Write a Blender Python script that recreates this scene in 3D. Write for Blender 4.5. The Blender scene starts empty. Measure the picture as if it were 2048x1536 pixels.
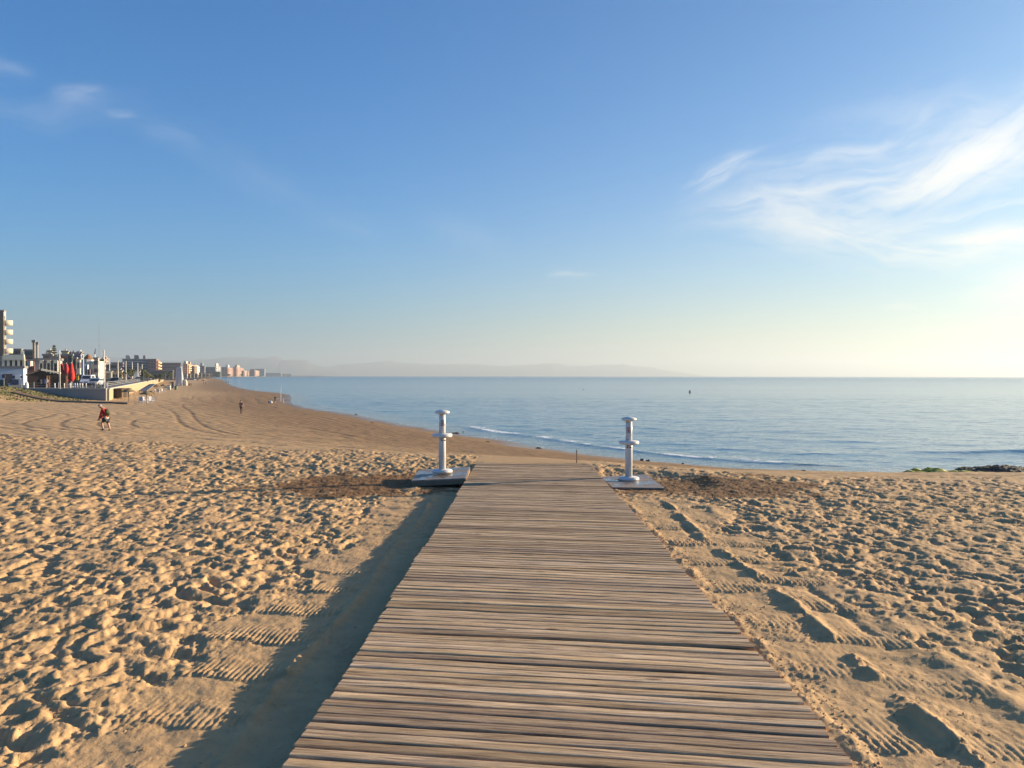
import bpy, bmesh, math, random
import numpy as np
from mathutils import Vector, Matrix, Euler
random.seed(7); RNG = np.random.default_rng(11)
R = math.radians
S = bpy.context.scene
COL = S.collection
# ------------------------------------------------------------------ camera, sky, sun, exposure
F = 1500.0
CAM = Vector((0, 0, 1.65))
PITCH, ROLL = 0.63, 0.085
cam_d = bpy.data.cameras.new('camera'); cam = bpy.data.objects.new('camera', cam_d); COL.objects.link(cam)
cam_d.sensor_width = 36; cam_d.lens = F / 2048 * 36; cam_d.clip_start = 0.05; cam_d.clip_end = 60000
CAMR = Matrix.Rotation(R(90 - PITCH), 4, 'X') @ Matrix.Rotation(R(ROLL), 4, 'Z')
cam.matrix_world = Matrix.Translation(CAM) @ CAMR
S.camera = cam
SUN_AZ, SUN_EL = 68.0, 11.5
SUN_STRENGTH, SKY_STRENGTH, EXPOSURE = 5.0, 0.05, 1.50
sd = bpy.data.lights.new('sun', 'SUN'); sd.energy = SUN_STRENGTH; sd.angle = R(0.5); sd.color = (1.0, 0.82, 0.57)
sun = bpy.data.objects.new('sun', sd); COL.objects.link(sun)
sun_dir = Vector((math.sin(R(SUN_AZ)) * math.cos(R(SUN_EL)), math.cos(R(SUN_AZ)) * math.cos(R(SUN_EL)), math.sin(R(SUN_EL))))
sun.rotation_euler = sun_dir.to_track_quat('Z', 'Y').to_euler()
sun.location = (60, 20, 30)
S.view_settings.view_transform = 'Standard'; S.view_settings.look = 'None'
S.view_settings.gamma = 1.0; S.view_settings.use_curve_mapping = False
S.view_settings.exposure = EXPOSURE
S.render.engine = 'CYCLES'
S.cycles.max_bounces = 6; S.cycles.diffuse_bounces = 3; S.cycles.glossy_bounces = 3
S.cycles.volume_bounces = 0; S.cycles.transmission_bounces = 4
S.cycles.use_denoising = True


class G:
    """small node graph helper"""
    def __init__(s, tree): s.t = tree; s.n = tree.nodes; s.l = tree.links
    def new(s, typ, **kw):
        n = s.n.new(typ)
        for k, v in kw.items(): setattr(n, k, v)
        return n
    def put(s, sock, v):
        if v is None: return
        if isinstance(v, bpy.types.NodeSocket): s.l.new(v, sock)
        else:
            if hasattr(sock.default_value, '__len__') and not hasattr(v, '__len__'): v = [v] * len(sock.default_value)
            if hasattr(sock.default_value, '__len__') and len(sock.default_value) == 4 and len(v) == 3: v = (*v, 1)
            sock.default_value = v
    def m(s, op, a, b=None, c=None, clamp=False):
        n = s.new('ShaderNodeMath', operation=op, use_clamp=clamp)
        s.put(n.inputs[0], a); s.put(n.inputs[1], b); s.put(n.inputs[2], c)
        return n.outputs[0]
    def vm(s, op, a, b=None, sc=None):
        n = s.new('ShaderNodeVectorMath', operation=op)
        s.put(n.inputs[0], a); s.put(n.inputs[1], b)
        if sc is not None: s.put(n.inputs['Scale'], sc)
        return n.outputs['Value'] if op in ('LENGTH', 'DOT_PRODUCT', 'DISTANCE') else n.outputs[0]
    def mix(s, f, a, b, blend='MIX'):
        n = s.new('ShaderNodeMix', data_type='RGBA', blend_type=blend)
        s.put(n.inputs[0], f); s.put(n.inputs[6], a); s.put(n.inputs[7], b)
        return n.outputs[2]
    def mapr(s, v, a, b, c=0.0, d=1.0, smooth=False):
        n = s.new('ShaderNodeMapRange', interpolation_type='SMOOTHSTEP' if smooth else 'LINEAR')
        for i, x in enumerate((v, a, b, c, d)): s.put(n.inputs[i], x)
        return n.outputs[0]
    def noise(s, vec, scale, detail=3, rough=0.5, dist=0.0, dim='3D'):
        n = s.new('ShaderNodeTexNoise', noise_dimensions=dim)
        s.put(n.inputs['Vector'], vec); s.put(n.inputs['Scale'], scale); s.put(n.inputs['Detail'], detail)
        s.put(n.inputs['Roughness'], rough); s.put(n.inputs['Distortion'], dist)
        return n.outputs[0]
    def mapping(s, vec, loc=(0, 0, 0), rot=(0, 0, 0), scale=(1, 1, 1)):
        n = s.new('ShaderNodeMapping'); s.put(n.inputs[0], vec); s.put(n.inputs[1], loc); s.put(n.inputs[2], rot); s.put(n.inputs[3], scale)
        return n.outputs[0]
    def comb(s, x, y, z):
        n = s.new('ShaderNodeCombineXYZ')
        for i, v in enumerate((x, y, z)): s.put(n.inputs[i], v)
        return n.outputs[0]
    def sep(s, v):
        n = s.new('ShaderNodeSeparateXYZ'); s.put(n.inputs[0], v); return n.outputs
    def attr(s, name):
        return s.new('ShaderNodeAttribute', attribute_name=name).outputs['Fac']
    def bump(s, h, strength, dist, normal=None):
        n = s.new('ShaderNodeBump'); s.put(n.inputs['Height'], h); s.put(n.inputs['Strength'], strength); s.put(n.inputs['Distance'], dist)
        if normal is not None: s.put(n.inputs['Normal'], normal)
        return n.outputs[0]


W = bpy.data.worlds.new('World'); S.world = W; W.use_nodes = True
g = G(W.node_tree); g.n.clear()
sky = g.new('ShaderNodeTexSky', sky_type='NISHITA', sun_disc=False)
sky.sun_elevation = R(SUN_EL); sky.sun_rotation = R(SUN_AZ)
sky.altitude = 0; sky.air_density = 1.0; sky.dust_density = 1.0; sky.ozone_density = 2.2
tc = g.new('ShaderNodeTexCoord').outputs['Generated']
d = g.sep(g.vm('NORMALIZE', tc))
az = g.m('MULTIPLY', g.m('ARCTAN2', d[0], d[1]), 57.2958)
el = g.m('MULTIPLY', g.m('ARCSINE', d[2]), 57.2958)
# cirrus wisps: soft strokes in azimuth / elevation, broken up by stretched noise
wv = g.comb(az, el, 0.0)
warp = g.new('ShaderNodeTexNoise'); g.put(warp.inputs['Vector'], wv); warp.inputs['Scale'].default_value = 0.16; warp.inputs['Detail'].default_value = 3
wv = g.vm('ADD', wv, g.vm('SCALE', g.vm('SUBTRACT', warp.outputs[1], (0.5, 0.5, 0.5)), sc=2.3))
def wisp(px0, py0, px1, py1, width, amt, fine, lo):
    a0, e0 = math.degrees(math.atan((px0 - 1024) / F)), math.degrees(math.atan((751 - py0) / math.hypot(F, px0 - 1024)))
    a1, e1 = math.degrees(math.atan((px1 - 1024) / F)), math.degrees(math.atan((751 - py1) / math.hypot(F, px1 - 1024)))
    L = math.hypot(a1 - a0, e1 - e0) / 2; ang = math.atan2(e1 - e0, a1 - a0)
    q = g.vm('SUBTRACT', wv, ((a0 + a1) / 2, (e0 + e1) / 2, 0))
    q = g.mapping(q, rot=(0, 0, -ang))
    s_ = g.sep(q)
    r2 = g.m('ADD', g.m('POWER', g.m('ABSOLUTE', g.m('DIVIDE', s_[0], L)), 2.6), g.m('POWER', g.m('ABSOLUTE', g.m('DIVIDE', s_[1], width)), 2.0))
    mask = g.m('EXPONENT', g.m('MULTIPLY', r2, -1.0))
    nz = g.noise(g.mapping(q, scale=(0.16, 1.0, 1.0), loc=(px0 * .13, py0 * .07, 0)), fine, 6, 0.58, 0.6)
    return g.m('MULTIPLY', g.m('MULTIPLY', mask, g.mapr(nz, lo, lo + 0.34, 0, 1, True)), amt)
WISPS = [(1370, 372, 1500, 318, 0.75, .62, .9, .36), (1480, 318, 1640, 280, .5, .30, .9, .42), (1420, 425, 1800, 398, 1.9, .55, .6, .34), (1740, 415, 2200, 175, 1.7, .85, .7, .30), (1560, 400, 2150, 270, .7, .55, 1.0, .30), (1500, 345, 1900, 262, .6, .35, 1.0, .34), (1650, 480, 2200, 360, .6, .40, 1.1, .34),
         (1640, 300, 2250, 180, 2.4, .42, .35, .34), (1540, 445, 1980, 525, 1.5, .70, .6, .33), (1820, 500, 2180, 455, 1.0, .9, .7, .27),
         (1960, 580, 2250, 540, 1.1, .7, .6, .24), (1600, 380, 1900, 300, 1.0, .4, .8, .36), (1880, 370, 2250, 300, 1.8, .45, .6, .33),
         (-160, 215, 240, 205, 1.1, .10, .5, .28), (118, 186, 212, 184, .42, .30, .9, .26), (215, 222, 275, 230, .35, .17, .9, .32),
         (-40, 115, 60, 138, .5, .12, .8, .30), (285, 245, 400, 285, .8, .09, .7, .32), (360, 270, 640, 410, 1.1, .05, .5, .28),
         (640, 430, 760, 465, .7, .07, .6, .28), (850, 440, 1000, 490, 1.0, .05, .5, .28), (1105, 549, 1185, 548, .28, .30, .8, .25), (1770, 622, 1830, 621, .2, .3, .8, .25)]
cl = None
for w_ in WISPS:
    v = wisp(*w_)
    cl = v if cl is None else g.m('SUBTRACT', 1.0, g.m('MULTIPLY', g.m('SUBTRACT', 1.0, cl), g.m('SUBTRACT', 1.0, v)))
cl = g.m('MINIMUM', cl, 0.92)
# low haze band: cool away from the sun, cream towards it
sdot = g.m('DIVIDE', g.vm('DOT_PRODUCT', g.vm('NORMALIZE', g.vm('MULTIPLY', tc, (1, 1, 0))), (math.sin(R(SUN_AZ)), math.cos(R(SUN_AZ)), 0)), 1.0)
skyc = g.mix(1.0, sky.outputs[0], g.mix(g.mapr(sdot, .2, 1.0), (0.27, 0.98, 1.62), (0.37, 0.79, 1.14)), 'MULTIPLY')
hz = g.m('EXPONENT', g.m('MULTIPLY', g.m('MAXIMUM', el, 0.0), g.mapr(sdot, -.2, 1.0, -.20, -.17)))
hcol = g.mix(g.mapr(sdot, .0, .72, 0, 1, True), (2.4, 3.4, 4.0), (6.4, 5.6, 3.7))
skyc = g.mix(g.m('MULTIPLY', hz, .96), skyc, hcol)
CLOUD = (7.0, 7.1, 7.3)
warm = g.mapr(el, 2, 20, 1, 0)
aur = g.m('ARCCOSINE', g.m('MINIMUM', g.vm('DOT_PRODUCT', g.vm('NORMALIZE', tc), tuple(sun_dir)), 1.0))
aur = g.m('EXPONENT', g.m('MULTIPLY', g.m('POWER', g.m('DIVIDE', aur, R(17.)), 2.0), -1.0))
skyc = g.mix(aur, skyc, (13.0, 10.6, 6.8))
cloudc = g.mix(warm, CLOUD, (7.6, 7.1, 6.0))
skyc = g.mix(cl, skyc, cloudc)
bg = g.new('ShaderNodeBackground'); g.put(bg.inputs[0], skyc); bg.inputs[1].default_value = SKY_STRENGTH
g.l.new(bg.outputs[0], g.new('ShaderNodeOutputWorld').inputs[0])

# ------------------------------------------------------------------ helpers
def px_dir(px, py):
    v = CAMR.to_3x3() @ Vector(((px - 1024) / F, -(py - 768) / F, -1.0))
    return v / v.y
def P(px, py, Z): return CAM + px_dir(px, py) * Z                      # the point of that view line at distance Z
def PZ(px, py, z):                                                     # where that view line meets a level plane
    v = px_dir(px, py); return CAM + v * ((z - CAM.z) / v.z)
SEA = -3.15

class MB:
    def __init__(s): s.v = []; s.f = []
    def add(s, vs, fs):
        o = len(s.v); s.v += [tuple(v) for v in vs]; s.f += [tuple(o + i for i in f) for f in fs]; return s
    def box(s, c, sz, rz=0.0, rot=None):
        M = (rot.to_matrix() if rot is not None else Matrix.Rotation(rz, 3, 'Z')); c = Vector(c)
        vs = [c + M @ Vector((sx * sz[0] / 2, sy * sz[1] / 2, sz_ * sz[2] / 2)) for sz_ in (-1, 1) for sy in (-1, 1) for sx in (-1, 1)]
        return s.add(vs, [(0, 2, 3, 1), (4, 5, 7, 6), (0, 1, 5, 4), (2, 6, 7, 3), (0, 4, 6, 2), (1, 3, 7, 5)])
    def tube(s, pts, radii, n=10, caps=True):
        pts = [Vector(p) for p in pts]; o = len(s.v); prev = None
        if not hasattr(radii, '__len__'): radii = [radii] * len(pts)
        for i, p in enumerate(pts):
            t = (pts[min(i + 1, len(pts) - 1)] - pts[max(i - 1, 0)]).normalized()
            if prev is None: a = t.orthogonal().normalized()
            else: a = (prev - t * prev.dot(t)).normalized()
            prev = a; b = t.cross(a)
            for k in range(n):
                q = 2 * math.pi * k / n; s.v.append(tuple(p + (a * math.cos(q) + b * math.sin(q)) * radii[i]))
        for i in range(len(pts) - 1):
            for k in range(n):
                s.f.append((o + i * n + k, o + i * n + (k + 1) % n, o + (i + 1) * n + (k + 1) % n, o + (i + 1) * n + k))
        if caps:
            s.f.append(tuple(o + k for k in reversed(range(n)))); s.f.append(tuple(o + (len(pts) - 1) * n + k for k in range(n)))
        return s
    def lathe(s, prof, n=20, c=(0, 0, 0)):
        o = len(s.v); c = Vector(c)
        for r, z in prof:
            for k in range(n):
                q = 2 * math.pi * k / n; s.v.append((c.x + r * math.cos(q), c.y + r * math.sin(q), c.z + z))
        for i in range(len(prof) - 1):
            for k in range(n):
                s.f.append((o + i * n + k, o + i * n + (k + 1) % n, o + (i + 1) * n + (k + 1) % n, o + (i + 1) * n + k))
        s.f.append(tuple(o + k for k in reversed(range(n)))); s.f.append(tuple(o + (len(prof) - 1) * n + k for k in range(n)))
        return s
    def prism(s, poly, z0, z1):                                        # polygon in x, y counter-clockwise
        n = len(poly); vs = [(x, y, z0) for x, y in poly] + [(x, y, z1) for x, y in poly]
        return s.add(vs, [tuple(reversed(range(n))), tuple(range(n, 2 * n))] + [(i, (i + 1) % n, n + (i + 1) % n, n + i) for i in range(n)])
    def slab(s, a, b, poly):                                           # profile poly (y, z) swept from x=a to x=b
        n = len(poly); vs = [(a, y, z) for y, z in poly] + [(b, y, z) for y, z in poly]
        return s.add(vs, [tuple(range(n)), tuple(reversed(range(n, 2 * n)))] + [(i, n + i, n + (i + 1) % n, (i + 1) % n) for i in range(n)])
    def ball(s, c, r, n=10, m=7):
        r = r if hasattr(r, '__len__') else (r, r, r); o = len(s.v)
        s.v.append((c[0], c[1], c[2] - r[2]))
        for i in range(1, m):
            t = math.pi * i / m
            for k in range(n):
                q = 2 * math.pi * k / n
                s.v.append((c[0] + r[0] * math.sin(t) * math.cos(q), c[1] + r[1] * math.sin(t) * math.sin(q), c[2] - r[2] * math.cos(t)))
        s.v.append((c[0], c[1], c[2] + r[2])); e = len(s.v) - 1
        for k in range(n): s.f.append((o, o + 1 + (k + 1) % n, o + 1 + k)); s.f.append((e, o + 1 + (m - 2) * n + k, o + 1 + (m - 2) * n + (k + 1) % n))
        for i in range(m - 2):
            for k in range(n):
                a = o + 1 + i * n
                s.f.append((a + k, a + (k + 1) % n, a + n + (k + 1) % n, a + n + k))
        return s
    def mesh(s, name, mat, smooth=False):
        me = bpy.data.meshes.new(name); me.from_pydata(s.v, [], s.f)
        if mat is not None: me.materials.append(mat)
        if smooth: me.polygons.foreach_set('use_smooth', [True] * len(me.polygons))
        me.update(); return me
    def build(s, name, mat, parent=None, smooth=False, loc=None, rot=None):
        return obj(name, s.mesh(name, mat, smooth), parent, loc, rot)

def obj(name, me, parent=None, loc=None, rot=None):
    o = bpy.data.objects.new(name, me); COL.objects.link(o)
    if parent is not None: o.parent = parent
    if loc is not None: o.location = loc
    if rot is not None: o.rotation_euler = rot
    return o
def tag(o, label=None, cat=None, group=None, kind=None):
    if label: o['label'] = label
    if cat: o['category'] = cat
    if group: o['group'] = group
    if kind: o['kind'] = kind
    return o
def thing(name, label, cat, loc=(0, 0, 0), rz=0.0, group=None):
    o = bpy.data.objects.new(name, None); COL.objects.link(o); o.location = loc; o.rotation_euler = (0, 0, rz); o.empty_display_size = 0.3
    return tag(o, label, cat, group)
def copy_tree(o, parent=None):
    kids = [c for c in o.children]
    c = o.copy(); COL.objects.link(c)
    if parent is not None: c.parent = parent
    for k in kids: copy_tree(k, c)
    return c
def dup(o, loc, rz, label):
    c = copy_tree(o); c.location = loc; c.rotation_euler = (0, 0, rz); c['label'] = label; return c

MATS = {}
def mat(name, col, rough=0.8, var=0.12, vs=4.0, metal=0.0, bump=0.0, bs=40.0, spec=0.4, coat=0.0):
    if name in MATS: return MATS[name]
    m = bpy.data.materials.new(name); m.use_nodes = True; q = G(m.node_tree); b = q.n['Principled BSDF']
    t = q.new('ShaderNodeTexCoord').outputs['Object']
    n1 = q.noise(t, vs, 4, 0.6)
    c = q.mix(q.mapr(n1, 0.3, 0.7), tuple(x * (1 - var) for x in col), tuple(min(1, x * (1 + var)) for x in col))
    q.put(b.inputs['Base Color'], c); q.put(b.inputs['Roughness'], rough); b.inputs['Metallic'].default_value = metal
    b.inputs['Specular IOR Level'].default_value = spec; b.inputs['Coat Weight'].default_value = coat
    if bump: q.put(b.inputs['Normal'], q.bump(q.noise(t, bs, 3), bump, 0.01))
    MATS[name] = m; return m

# ------------------------------------------------------------------ the lie of the land
SHORE_PX = [(1842, 952), (1738, 949.7), (1614, 944.3), (1490, 939), (1365.6, 927.8), (1283, 920.7), (1243.5, 916), (1141, 904), (1072.6, 893.8),
            (1004, 880), (936, 871.6), (867.6, 859.6), (799, 847.7), (713.8, 830.6), (680, 824.3), (643.7, 820.6), (614, 815.5), (592, 809.6),
            (581, 804.5), (583.6, 797), (580.7, 789.6), (561.6, 785.9), (541, 784), (511.8, 781.2), (485.5, 776.6), (468, 771.5), (456, 765), (448, 759.5)]
SHORE = [(150., 22.), (60., 29.)] + [tuple(PZ(x, y, SEA).xy) for x, y in SHORE_PX] + [(-560., 1400.), (-800., 2050.), (-930., 2600.), (-950., 3300.), (-2500., 4300.), (-6000., 5200.)]
def shore_dist(x, y):
    """signed distance to the waterline, positive on land, and the distance run along it"""
    best = np.full(x.shape, 1e18); sign = np.ones(x.shape); run = np.zeros(x.shape); acc = 0.0
    for (ax, ay), (bx, by) in zip(SHORE[:-1], SHORE[1:]):
        dx, dy = bx - ax, by - ay; L2 = dx * dx + dy * dy
        t = np.clip(((x - ax) * dx + (y - ay) * dy) / L2, 0, 1)
        ex, ey = x - ax - t * dx, y - ay - t * dy; d2 = ex * ex + ey * ey
        cr = dx * ey - dy * ex; k = d2 < best - 1e-9
        best = np.where(k, d2, best); sign = np.where(k, np.where(cr > 0, 1.0, -1.0), sign); run = np.where(k, acc + t * math.sqrt(L2), run)
        acc += math.sqrt(L2)
    return np.sqrt(best) * sign, run
def ss(v, a, b):
    t = np.clip((v - a) / (b - a), 0, 1); return t * t * (3 - 2 * t)
EX = np.array([-200., -60., -30., -18.4, -10.3, -5.25, -3.1, 0.4, 2.8, 4.6, 6.2, 9.2, 30.]); EY = np.array([90., 48., 33., 27.2, 23., 20., 18.2, 17.2, 16., 15., 14.6, 14.4, 13.])
def spectrum_tile(n, power, seed, lo=0):
    r = np.random.default_rng(seed); k = np.fft.fftfreq(n) * n; kk = np.hypot(*np.meshgrid(k, k)); kk[0, 0] = 1
    a = np.where(kk > lo, kk ** -power, 0); f = np.fft.ifft2(a * np.exp(2j * np.pi * r.random((n, n)))).real
    return f / f.std()
def sample(T, x, y, period, rot=0.0):
    n = T.shape[0]; c, s = math.cos(rot), math.sin(rot)
    u = ((x * c - y * s) / period * n) % n; v = ((x * s + y * c) / period * n) % n
    i = np.floor(u).astype(np.int32); j = np.floor(v).astype(np.int32); fu = u - i; fv = v - j; i %= n; j %= n; i1 = (i + 1) % n; j1 = (j + 1) % n
    return (T[i, j] * (1 - fu) + T[i1, j] * fu) * (1 - fv) + (T[i, j1] * (1 - fu) + T[i1, j1] * fu) * fv
T_LOW = spectrum_tile(256, 1.9, 3); T_MID = spectrum_tile(512, 1.6, 5, 3); T_FINE = spectrum_tile(512, 0.9, 9, 20)
def stamp_tile(period, n, count, seed, a0=.10, a1=.19, d0=.018, d1=.055):
    """trampled sand: overlapping soft foot hollows with pushed-up rims, periodic"""
    r = np.random.default_rng(seed); H = np.zeros((n, n)); cell = period / n
    w = int(a1 * 1.75 / cell) + 1; gi = np.arange(-w, w + 1); GX, GY = np.meshgrid(gi * cell, gi * cell, indexing='ij')
    for k in range(count):
        cx, cy = r.integers(0, n, 2); a = r.uniform(a0, a1); b = a * r.uniform(.45, .75); th = r.uniform(0, 6.283); dep = r.uniform(d0, d1)
        u = GX * math.cos(th) + GY * math.sin(th); v = -GX * math.sin(th) + GY * math.cos(th)
        v = v + .25 * b * np.sin(u / a * 2.2 + th)
        q = np.sqrt((u / a) ** 2 + (v / b) ** 2); ins = np.clip(1.05 - q, 0, 1) / 1.05
        cr = -dep * np.clip(ins * 2.4, 0, 1) ** 1.2 * (1 + .35 * u / a)
        rim = dep * .22 * np.exp(-((q - 1.25) / .30) ** 2) * (1 + .8 * (u * math.cos(th + 1) / a))
        keep = 1 - .62 * np.clip(ins * 3, 0, 1)
        I = (cx + gi) % n; J = (cy + gi) % n; ix = np.ix_(I, J)
        H[ix] = H[ix] * keep + cr + rim
    return H - H.mean()
def blur(T, n):
    for _ in range(n):
        for ax in (0, 1): T = (np.roll(T, 1, ax) + 2 * T + np.roll(T, -1, ax)) / 4
    return T
def crest(T, k):                                                       # soft, flat-topped crests between the hollows
    m_ = np.percentile(T, 62); t = T - m_
    return m_ + np.where(t > 0, k * (1 - np.exp(-t / k)), t)
ST1 = blur(crest(blur(stamp_tile(13.0, 700, 2900, 21, .13, .26, .03, .065), 8), .022), 4); ST2 = blur(crest(blur(stamp_tile(9.7, 560, 2300, 22, .11, .22, .025, .055), 7), .017), 3)
BW_X0, BW_K = 0.217, 0.0157                                            # boardwalk centre line x = X0 + K y
BW_HW = 1.255
DECK_S = 0.018
def base_depth(x, y):
    """depth below the camera of the smooth ground, with the masks used for relief and colour"""
    s, run = shore_dist(x, y)
    ze = np.interp(x, EX, EY) + .5 * sample(T_LOW, x, y, 22.)
    ze = np.where(x > 0.4, ze, ze)
    e = y - ze
    Pl = 1.65 + DECK_S * np.minimum(y, 60) + 0 * x
    Pe = 1.65 + DECK_S * np.minimum(ze, 60)
    seaD = CAM.z - SEA
    t = np.clip(e, 0, None) / np.maximum(np.clip(e, 0, None) + np.maximum(s, 0), 1e-3)
    out = Pe + (seaD - Pe) * t
    D = np.where(e < 0, Pl, out)
    D = np.where(s < 0, seaD + np.minimum(-s * .07, 3.0), D)
    xr = x - (BW_X0 + BW_K * y)
    # left of the boards the sand lies lower than the deck, right of it it is level with the deck
    leftlow = ss(-xr, 1.1, 1.3) * (.145 - .03 * ss(-xr, 2.4, 3.4) - .115 * ss(-xr, 5, 11)) * (1 - ss(y, 15.0, 17.5))
    right = ss(xr, 1.0, 1.35) * .035 * (1 - ss(y, 15, 18))
    under = (1 - ss(np.abs(xr), 1.02, 1.22)) * .20 * (1 - ss(y, 15.8, 17.0))
    D = D + leftlow + right + under
    D = D - .10 * ss(xr, 3.0, 14) * (1 - ss(e, -1, 6)) * 0
    D = D + .085 * (1 - ss(np.hypot((x - 2.45) / 1.0, (y - 14.0) / 1.25), .9, 1.5)) * ss(xr, 1.1, 1.3)
    # dune in front of the promenade, far left
    mound = ss(y, 80, 118) * ss(-x, 66, 84) * (1 - ss(y, 126, 150))
    D = D - mound * 2.15
    land = ss(s, 40, 90) * ss(y, 150, 260)
    D = D * (1 - land) + land * np.maximum(D, 3.4)
    prom = promenade_mask(x, y)
    D = np.where(prom > 0, np.maximum(D, 3.0), D)
    return D, s, run, e, xr, t
PROM_C = P(214, 778, 122); PROM_C = (PROM_C.x, PROM_C.y); PROM_Z = CAM.z - 2.2; PD = (-0.406, 0.914)
def promenade_mask(x, y):
    side = (x - PROM_C[0]) * PD[1] - (y - PROM_C[1]) * PD[0]           # > 0 seaward of the long wall
    return np.where((side < 0) & (y > PROM_C[1]), 1.0, 0.0)
def relief(x, y, s, run, e, xr, t):
    mound = ss(y, 80, 100) * ss(-x, 56, 70)
    ex = e + .6 * sample(T_MID, x, y, 9.0)
    rough = (1 - ss(ex, -.5, .4)) + mound * .8
    band_l = ss(-xr, 1.2, 1.3) * (1 - ss(-xr + .14 * sample(T_MID, x, y, 7.), 2.25, 2.5)) * (1 - ss(y, 12.0, 13.0))
    band_r = ss(xr, 1.2, 1.3) * (1 - ss(xr + .16 * sample(T_MID, x, y, 7.), 2.2, 2.5)) * (1 - ss(y, 11.0, 12.5))
    band_r = np.maximum(band_r, ss(xr, 1.25, 1.4) * (1 - ss(xr + .16 * sample(T_MID, x, y, 7.), 2.5, 2.8)) * (1 - ss(y, 5.0, 6.6)))
    band = np.maximum(band_l, band_r)
    dl = np.hypot((x + 2.75 - .12 * (y - 13.6)) / 1.9, (y - 14.0) / 1.9) + .14 * sample(T_MID, x, y, 5.)
    dr = np.hypot((x - 3.5) / 2.0, (y - 13.2) / 1.75) + .14 * sample(T_MID, x, y, 5.)
    damp = np.maximum(1 - ss(dl, .75, 1.02), 1 - ss(dr, .75, 1.02))
    rough = np.clip(rough, 0, 1) * (1 - band) * (1 - .93 * damp) * ss(np.abs(xr), 1.2, 1.45)
    bl = ss(sample(T_LOW, x + 50, y, 40.), -.5, .5)
    wx = x + .05 * sample(T_MID, x, y, 4.); wy = y + .05 * sample(T_MID, x + 9, y, 4.)
    rs = ss(xr, .5, 1.2)
    st = (sample(ST1, wx, wy, 6.8, .62) * bl + sample(ST2, wx + 3, wy, 5.7, -.4) * (1 - bl)) * (1 - rs) + rs * .80 * (sample(ST2, wx, wy, 5.0, .3) * bl + sample(ST1, wx + 3, wy, 6.3, -.9) * (1 - bl))
    amp = .86 - .04 * ss(xr, 1.5, 4.0)
    h = rough * (st * amp + .008 * sample(T_MID, x, y, 6.0) + .0022 * sample(T_FINE, x, y, 2.2))
    # tractor tread marks beside the boards: combs of ridges that end in a small step
    def comb(xr_, off, L, ph, fr):
        q = (y + off + .05 * np.sin(xr_ * 9)) / L; fq = 1 - (q - np.floor(q)); rnd = .25 + .75 * (np.abs(np.sin(np.floor(q) * 12.9898 + ph)))
        return rnd * (np.clip((fq - .25) / .7, 0, 1) ** 1.6) * np.where(fq > .985, .0, 1.0), (np.sin(xr_ * fr + .9 * sample(T_MID, x, y, 6.)) * .5 + .5)
    cl_, rl_ = comb(xr, 0.0, .66, 1.0, 165.); cr_, rr_ = comb(xr, .2, .92, 4.0, 150.); cr2, rr2 = comb(xr, .55, .78, 7., 158.)
    left = cl_ * (.005 + .012 * rl_) * ss(-xr, 1.62, 1.7)
    rightc = np.where(xr < 1.86, cr_, cr2) * (.005 + .013 * np.where(xr < 1.86, rr_, rr2)) * ss(xr, 1.38, 1.44)
    ridge_l = .035 * np.exp(-((-xr - 1.66 - .035 * np.sin(y * 1.7)) / .045) ** 2) * (.45 + .55 * ss(sample(T_MID, x, y, 5.), -.6, .8))
    ridge_r = .032 * np.exp(-((xr - 1.87 - .03 * np.sin(y * 1.3)) / .05) ** 2) * ss(sample(T_MID, x + 4, y, 4.), -.2, 1.0) - .019 * np.exp(-((xr - 1.78 - .05 * np.sin(y * 1.3)) / .05) ** 2) * ss(sample(T_MID, 4 + .3 * x, y * .7, 6.), .1, .9) - .018 * np.exp(-((xr - 2.15 - .06 * np.sin(y * 1.1 + 1)) / .045) ** 2) * ss(sample(T_MID, 9 + .3 * x, y * .7, 6.), .2, 1.0)
    edge_r = .020 * np.exp(-((xr - 2.5 - .1 * np.sin(y * 1.1)) / .09) ** 2) * ss(xr, 2, 2.3)
    clod = np.abs(sample(T_FINE, x, y, 3.6))
    h = h + band * (left * (xr < 0) + rightc * (xr > 0) + ridge_l * (xr < 0) + (ridge_r + edge_r) * (xr > 0) + .004 * sample(T_MID, x, y, 2.4) + .0012 * clod * ss(sample(T_MID, x, y, 3.1), .2, 1.2) * 4)
    # rim of spilled sand along the right edge of the boards
    h = h + .018 * np.exp(-((xr - 1.33) / .055) ** 2) * (y < 16.5) * (.55 + .45 * sample(T_MID, x, y, 1.9))
    h = h + damp * (1 - band) * (.007 * clod + .005 * sample(T_MID, x, y, 1.6)) * ss(np.abs(xr), 1.2, 1.45)
    raked = (1 - np.clip(rough, 0, 1)) * (1 - band) * ss(e, -.2, .8) * ss(s, 1.5, 4)
    ln = t * 46 + .35 * sample(T_LOW, x, y, 60.)
    h = h + raked * (.030 * np.abs(np.sin(ln * 3.14159)) + .010 * sample(T_MID, x, y, 14.) + .02 * sample(T_LOW, x, y, 70.))
    h = np.where(s < 1.5, h * ss(s, -.5, 1.5), h)
    return h, rough, band, damp, raked, ln
def ground_z(x, y, full=False):
    X = np.array([float(x)]); Y = np.array([float(y)]); r = base_depth(X, Y); z = CAM.z - r[0]
    if full: z = z + relief(X, Y, *r[1:])[0]
    return float(z[0])
def ground_at(px, py, z0=2.0, z1=900.0):
    """walk down a view line until it meets the ground"""
    v = px_dir(px, py); Zs = np.geomspace(z0, z1, 700); X = CAM.x + v.x * Zs; Y = Zs; zz = CAM.z + v.z * Zs
    D = base_depth(X, Y)[0]; k = np.argmax(zz <= CAM.z - D)
    if k == 0: k = len(Zs) - 1
    return Vector((X[k], Y[k], CAM.z - D[k]))

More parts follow.
